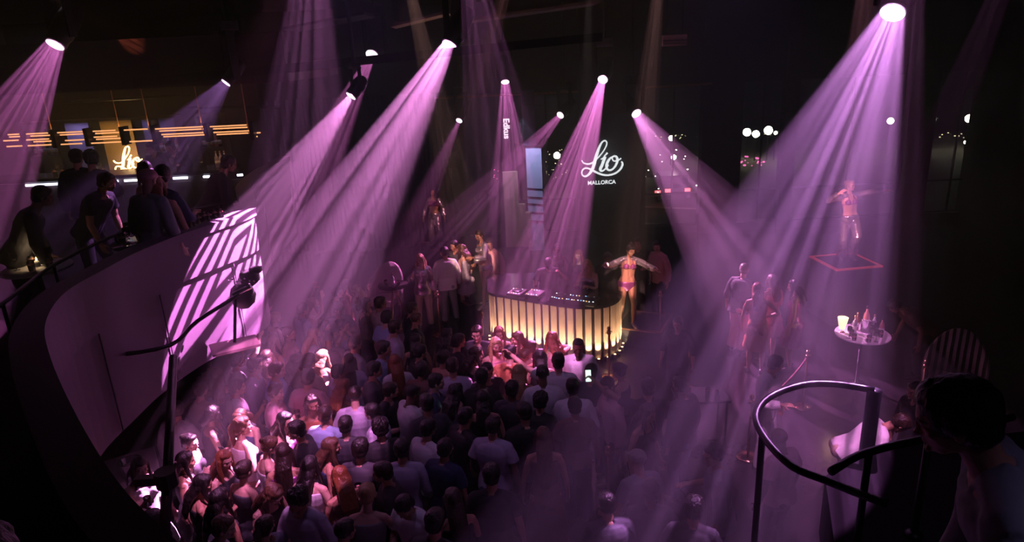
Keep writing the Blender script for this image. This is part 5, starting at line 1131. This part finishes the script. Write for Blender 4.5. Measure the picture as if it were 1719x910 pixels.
(555, 610,'m',-60,'drink','longshirt','lilac','short','black','tan','man in a lilac shirt with a drink in the middle left of the crowd'),
(585, 605,'f',10,'relax','blouse','lilac','verylong','dark','fair','woman with very long dark hair over a pale blouse'),
(588, 568,'m',-50,'relax','shirt','grey','short','dark','tan','man in a grey shirt in front of the big tall man'),
(560, 645,'f',-30,'relax','dress','charcoal','wavy','auburn','tan','auburn woman with curls in charcoal behind the broad man'),
(598, 640,'m',0,'relax','tee','lilac','fade','dark','fair','man in a lilac t-shirt with a fade, next to the laughing man'),
(541, 655,'f',-150,'relax','dress','rust','bob','dark','tan','woman with a dark bob in rust left of the auburn curls'),
(610, 615,'m',-80,'relax','tee','charcoal','short','black','tan','man in charcoal behind the laughing man'),
(590, 530,'f',-100,'relax','dress','lilac','bun','black','fair','woman in lilac with a bun right of the big tall man'),
(690, 590,'m',-60,'relax','tee','black','short','black','tan','man in black behind the auburn-haired woman'),
(700, 612,'m',-20,'relax','tee','brown','crop','black','deep','man in brown left of the navy t-shirt'),
(430, 590,'f',10,'relax','dress','brown','long','dark','tan','woman in brown between the two pale-shirted profiles'),
(385, 600,'m',-60,'relax','tee','charcoal','short','black','tan','man in charcoal in the shade under the boom shelf'),
(350, 605,'f',-40,'relax','dress','black','bun','black','tan','woman in black in the shade at the far left of the crowd'),
(408, 575,'m',-50,'raised','tee','grey','short','brown','fair','man in grey with an arm up under the camera boom'),
(735, 650,'m',20,'relax','tee','charcoal','short','black','tan','man in charcoal right of the glowing phone'),
(757, 650,'f',-30,'relax','dress','lilac','wavy','black','tan','woman in lilac behind the big black collared shirt'),
(806, 655,'f',0,'relax','dress','black','long','black','tan','woman with long black hair in front of the bright centre'),
(812, 612,'m',-160,'relax','tee','black','short','black','tan','man in black with a lit ear at the left of the golden hair'),
(865, 632,'m',-15,'relax','tee','charcoal','crop','black','deep','man in charcoal between the golden hair and the close fade'),
(880, 575,'f',-60,'relax','dress','magenta','bob','brown','fair','woman with a brown bob in magenta next to the straight black hair'),
(940, 640,'m',0,'relax','shirt','white','short','black','tan','man in an oversized white shirt below the raised arm'),
(640, 760,'m',100,'drink','tee','black','short','dark','tan','man in black lifting a small glass left of the pale yoked shirt'),
(595, 740,'m',-10,'relax','tee','charcoal','crop','black','tan','man in charcoal left of the man lifting a small glass'),
(535, 740,'f',-70,'relax','dress','navy','long','brown','tan','woman in navy below the light blue t-shirt'),
(465, 700,'f',-100,'drink','strapdress','magenta','long','black','fair','woman in magenta by the lit phone'),
(425, 710,'f',-40,'hips','dress','white','pony','brown','fair','woman in white with a ponytail behind the reaching arm'),
(730, 740,'m',-30,'relax','tee','navy','short','black','tan','man in navy in the dark right of the white shirt turning right'),
(470, 850,'f',-20,'relax','dress','black','pony','dark','fair','woman in black with a ponytail above the bright white sleeve'),
(240, 862,'m',-40,'relax','longshirt','charcoal','short','black','tan','man in the dark at the foot of the black pole'),
(236, 765,'f',-120,'drink','dress','white','long','black','fair','woman with light on her hand behind the lower left table'),
]
pos = []
for i, e in enumerate(C_): sc = 1.0+((i*37) % 9-4)*.009; pos.append([byhead(e[0], e[1], e[2], 0, sc), sc])
fixed = [Vector(p_.location) for p_ in PEOPLE if p_.location.z < .3]+[Vector(q) for q in SP]
def booth_push(p_):
    q = Vector((max(-.75, min(2.4, p_.x)), 0, 0)); fy = 12.5-.48*(p_.x+.4) if p_.x < 1.6 else 11.55
    if -.9 < p_.x < 2.4 and p_.y > fy-.42: p_.y = fy-.42
    if -1.6 < p_.x < -.2 and 13.7 < p_.y < 15.4: p_.y = 13.65
for it in range(60):
    for i in range(len(pos)):
        for j in range(i):
            d = pos[i][0]-pos[j][0]; d.z = 0; L = d.length
            if L < .45: u = d/max(L, 1e-3)*(.45-L)*.5; pos[i][0] += u; pos[j][0] -= u
        for q in fixed:
            d = pos[i][0]-q; d.z = 0; L = d.length
            if L < .42: pos[i][0] += d/max(L, 1e-3)*(.42-L)
        booth_push(pos[i][0])
LOWM = ['black', 'jeans', 'navy', 'charcoal', 'beige', 'grey']
for i, (e, (p_, sc)) in enumerate(zip(C_, pos)):
    px, py, sex, yaw, pose, g, c, hs, hc_, sk, lab = e
    wear = [(g, c)]
    if 'dress' not in g: wear.append(('wide' if 'wide trousers' in lab else 'trousers', LOWM[(i*7) % 6] if c not in ('white', 'lilac') or i % 3 else 'white'))
    person((p_.x, p_.y, 0), yaw, sex, pose, wear, (hs, hc_), sk, lab, scale=sc)
# things held: phones and glasses, each close to the hand that holds it
SCR = glow('phone_screen', (.75, 1, .85), 1.6); SCR.cycles.emission_sampling = 'NONE'
def held(lab_start, kind, label, which='r'):
    for r_ in PEOPLE:
        if r_['label'].startswith(lab_start):
            sex = 'm' if abs(r_.scale.x) and ('man in' in r_['label'] and 'woman' not in r_['label'] or 'person' in r_['label'] or 'man ' == r_['label'][:4]) else None
            key = [k for k, v in BODY.items() if v[0] is [c for c in r_.children if c.name.startswith('body')][0].data][0]; J = BODY[key][1]
            M = Matrix.Translation(r_.location) @ Matrix.Rotation(r_.rotation_euler.z, 4, 'Z') @ Matrix.Diagonal((r_.scale.x,)*3+(1,))
            h_ = M @ (J['W'+which]+J['F'+which]*.10); f_ = (M.to_3x3() @ J['F'+which]).normalized()
            if kind == 'phone':
                t = thing('phone', label, 'phone', h_+f_*.02); t.rotation_euler = (radians(70), 0, r_.rotation_euler.z); b = MB(); b.box((0, 0, 0), (.076, .155, .009), bev=.003); b.build('case', BLK, t); b = MB(); b.box((0, .0, .0052), (.069, .145, .0012)); b.build('screen', SCR, t)
            else: tumbler(h_+Vector((0, 0, -.05)), label, None, 0)
            return
held('man in a white shirt filming', 'phone', 'phone with a glowing screen held up in the middle of the crowd')
held('person in the dark holding', 'phone', 'phone held high toward the right dancer with a lit screen', 'l')
held('smiling woman', 'phone', 'phone at the chest of the smiling woman'); held('tall man in a pink', 'glass', 'glass lifted by the tall man in pink')
held('man in a white short-sleeved', 'glass', 'glass held by the man with the glowing elbow'); held('woman in black with lit bare arms', 'glass', 'dark drink held by the woman with lit bare arms')
held('man in black lifting', 'glass', 'small glass lifted by the man in black'); held('woman in black holding a phone', 'phone', 'phone held low at the left of the crowd'); held('woman with light on her hand', 'glass', 'glass held behind the lower left table')
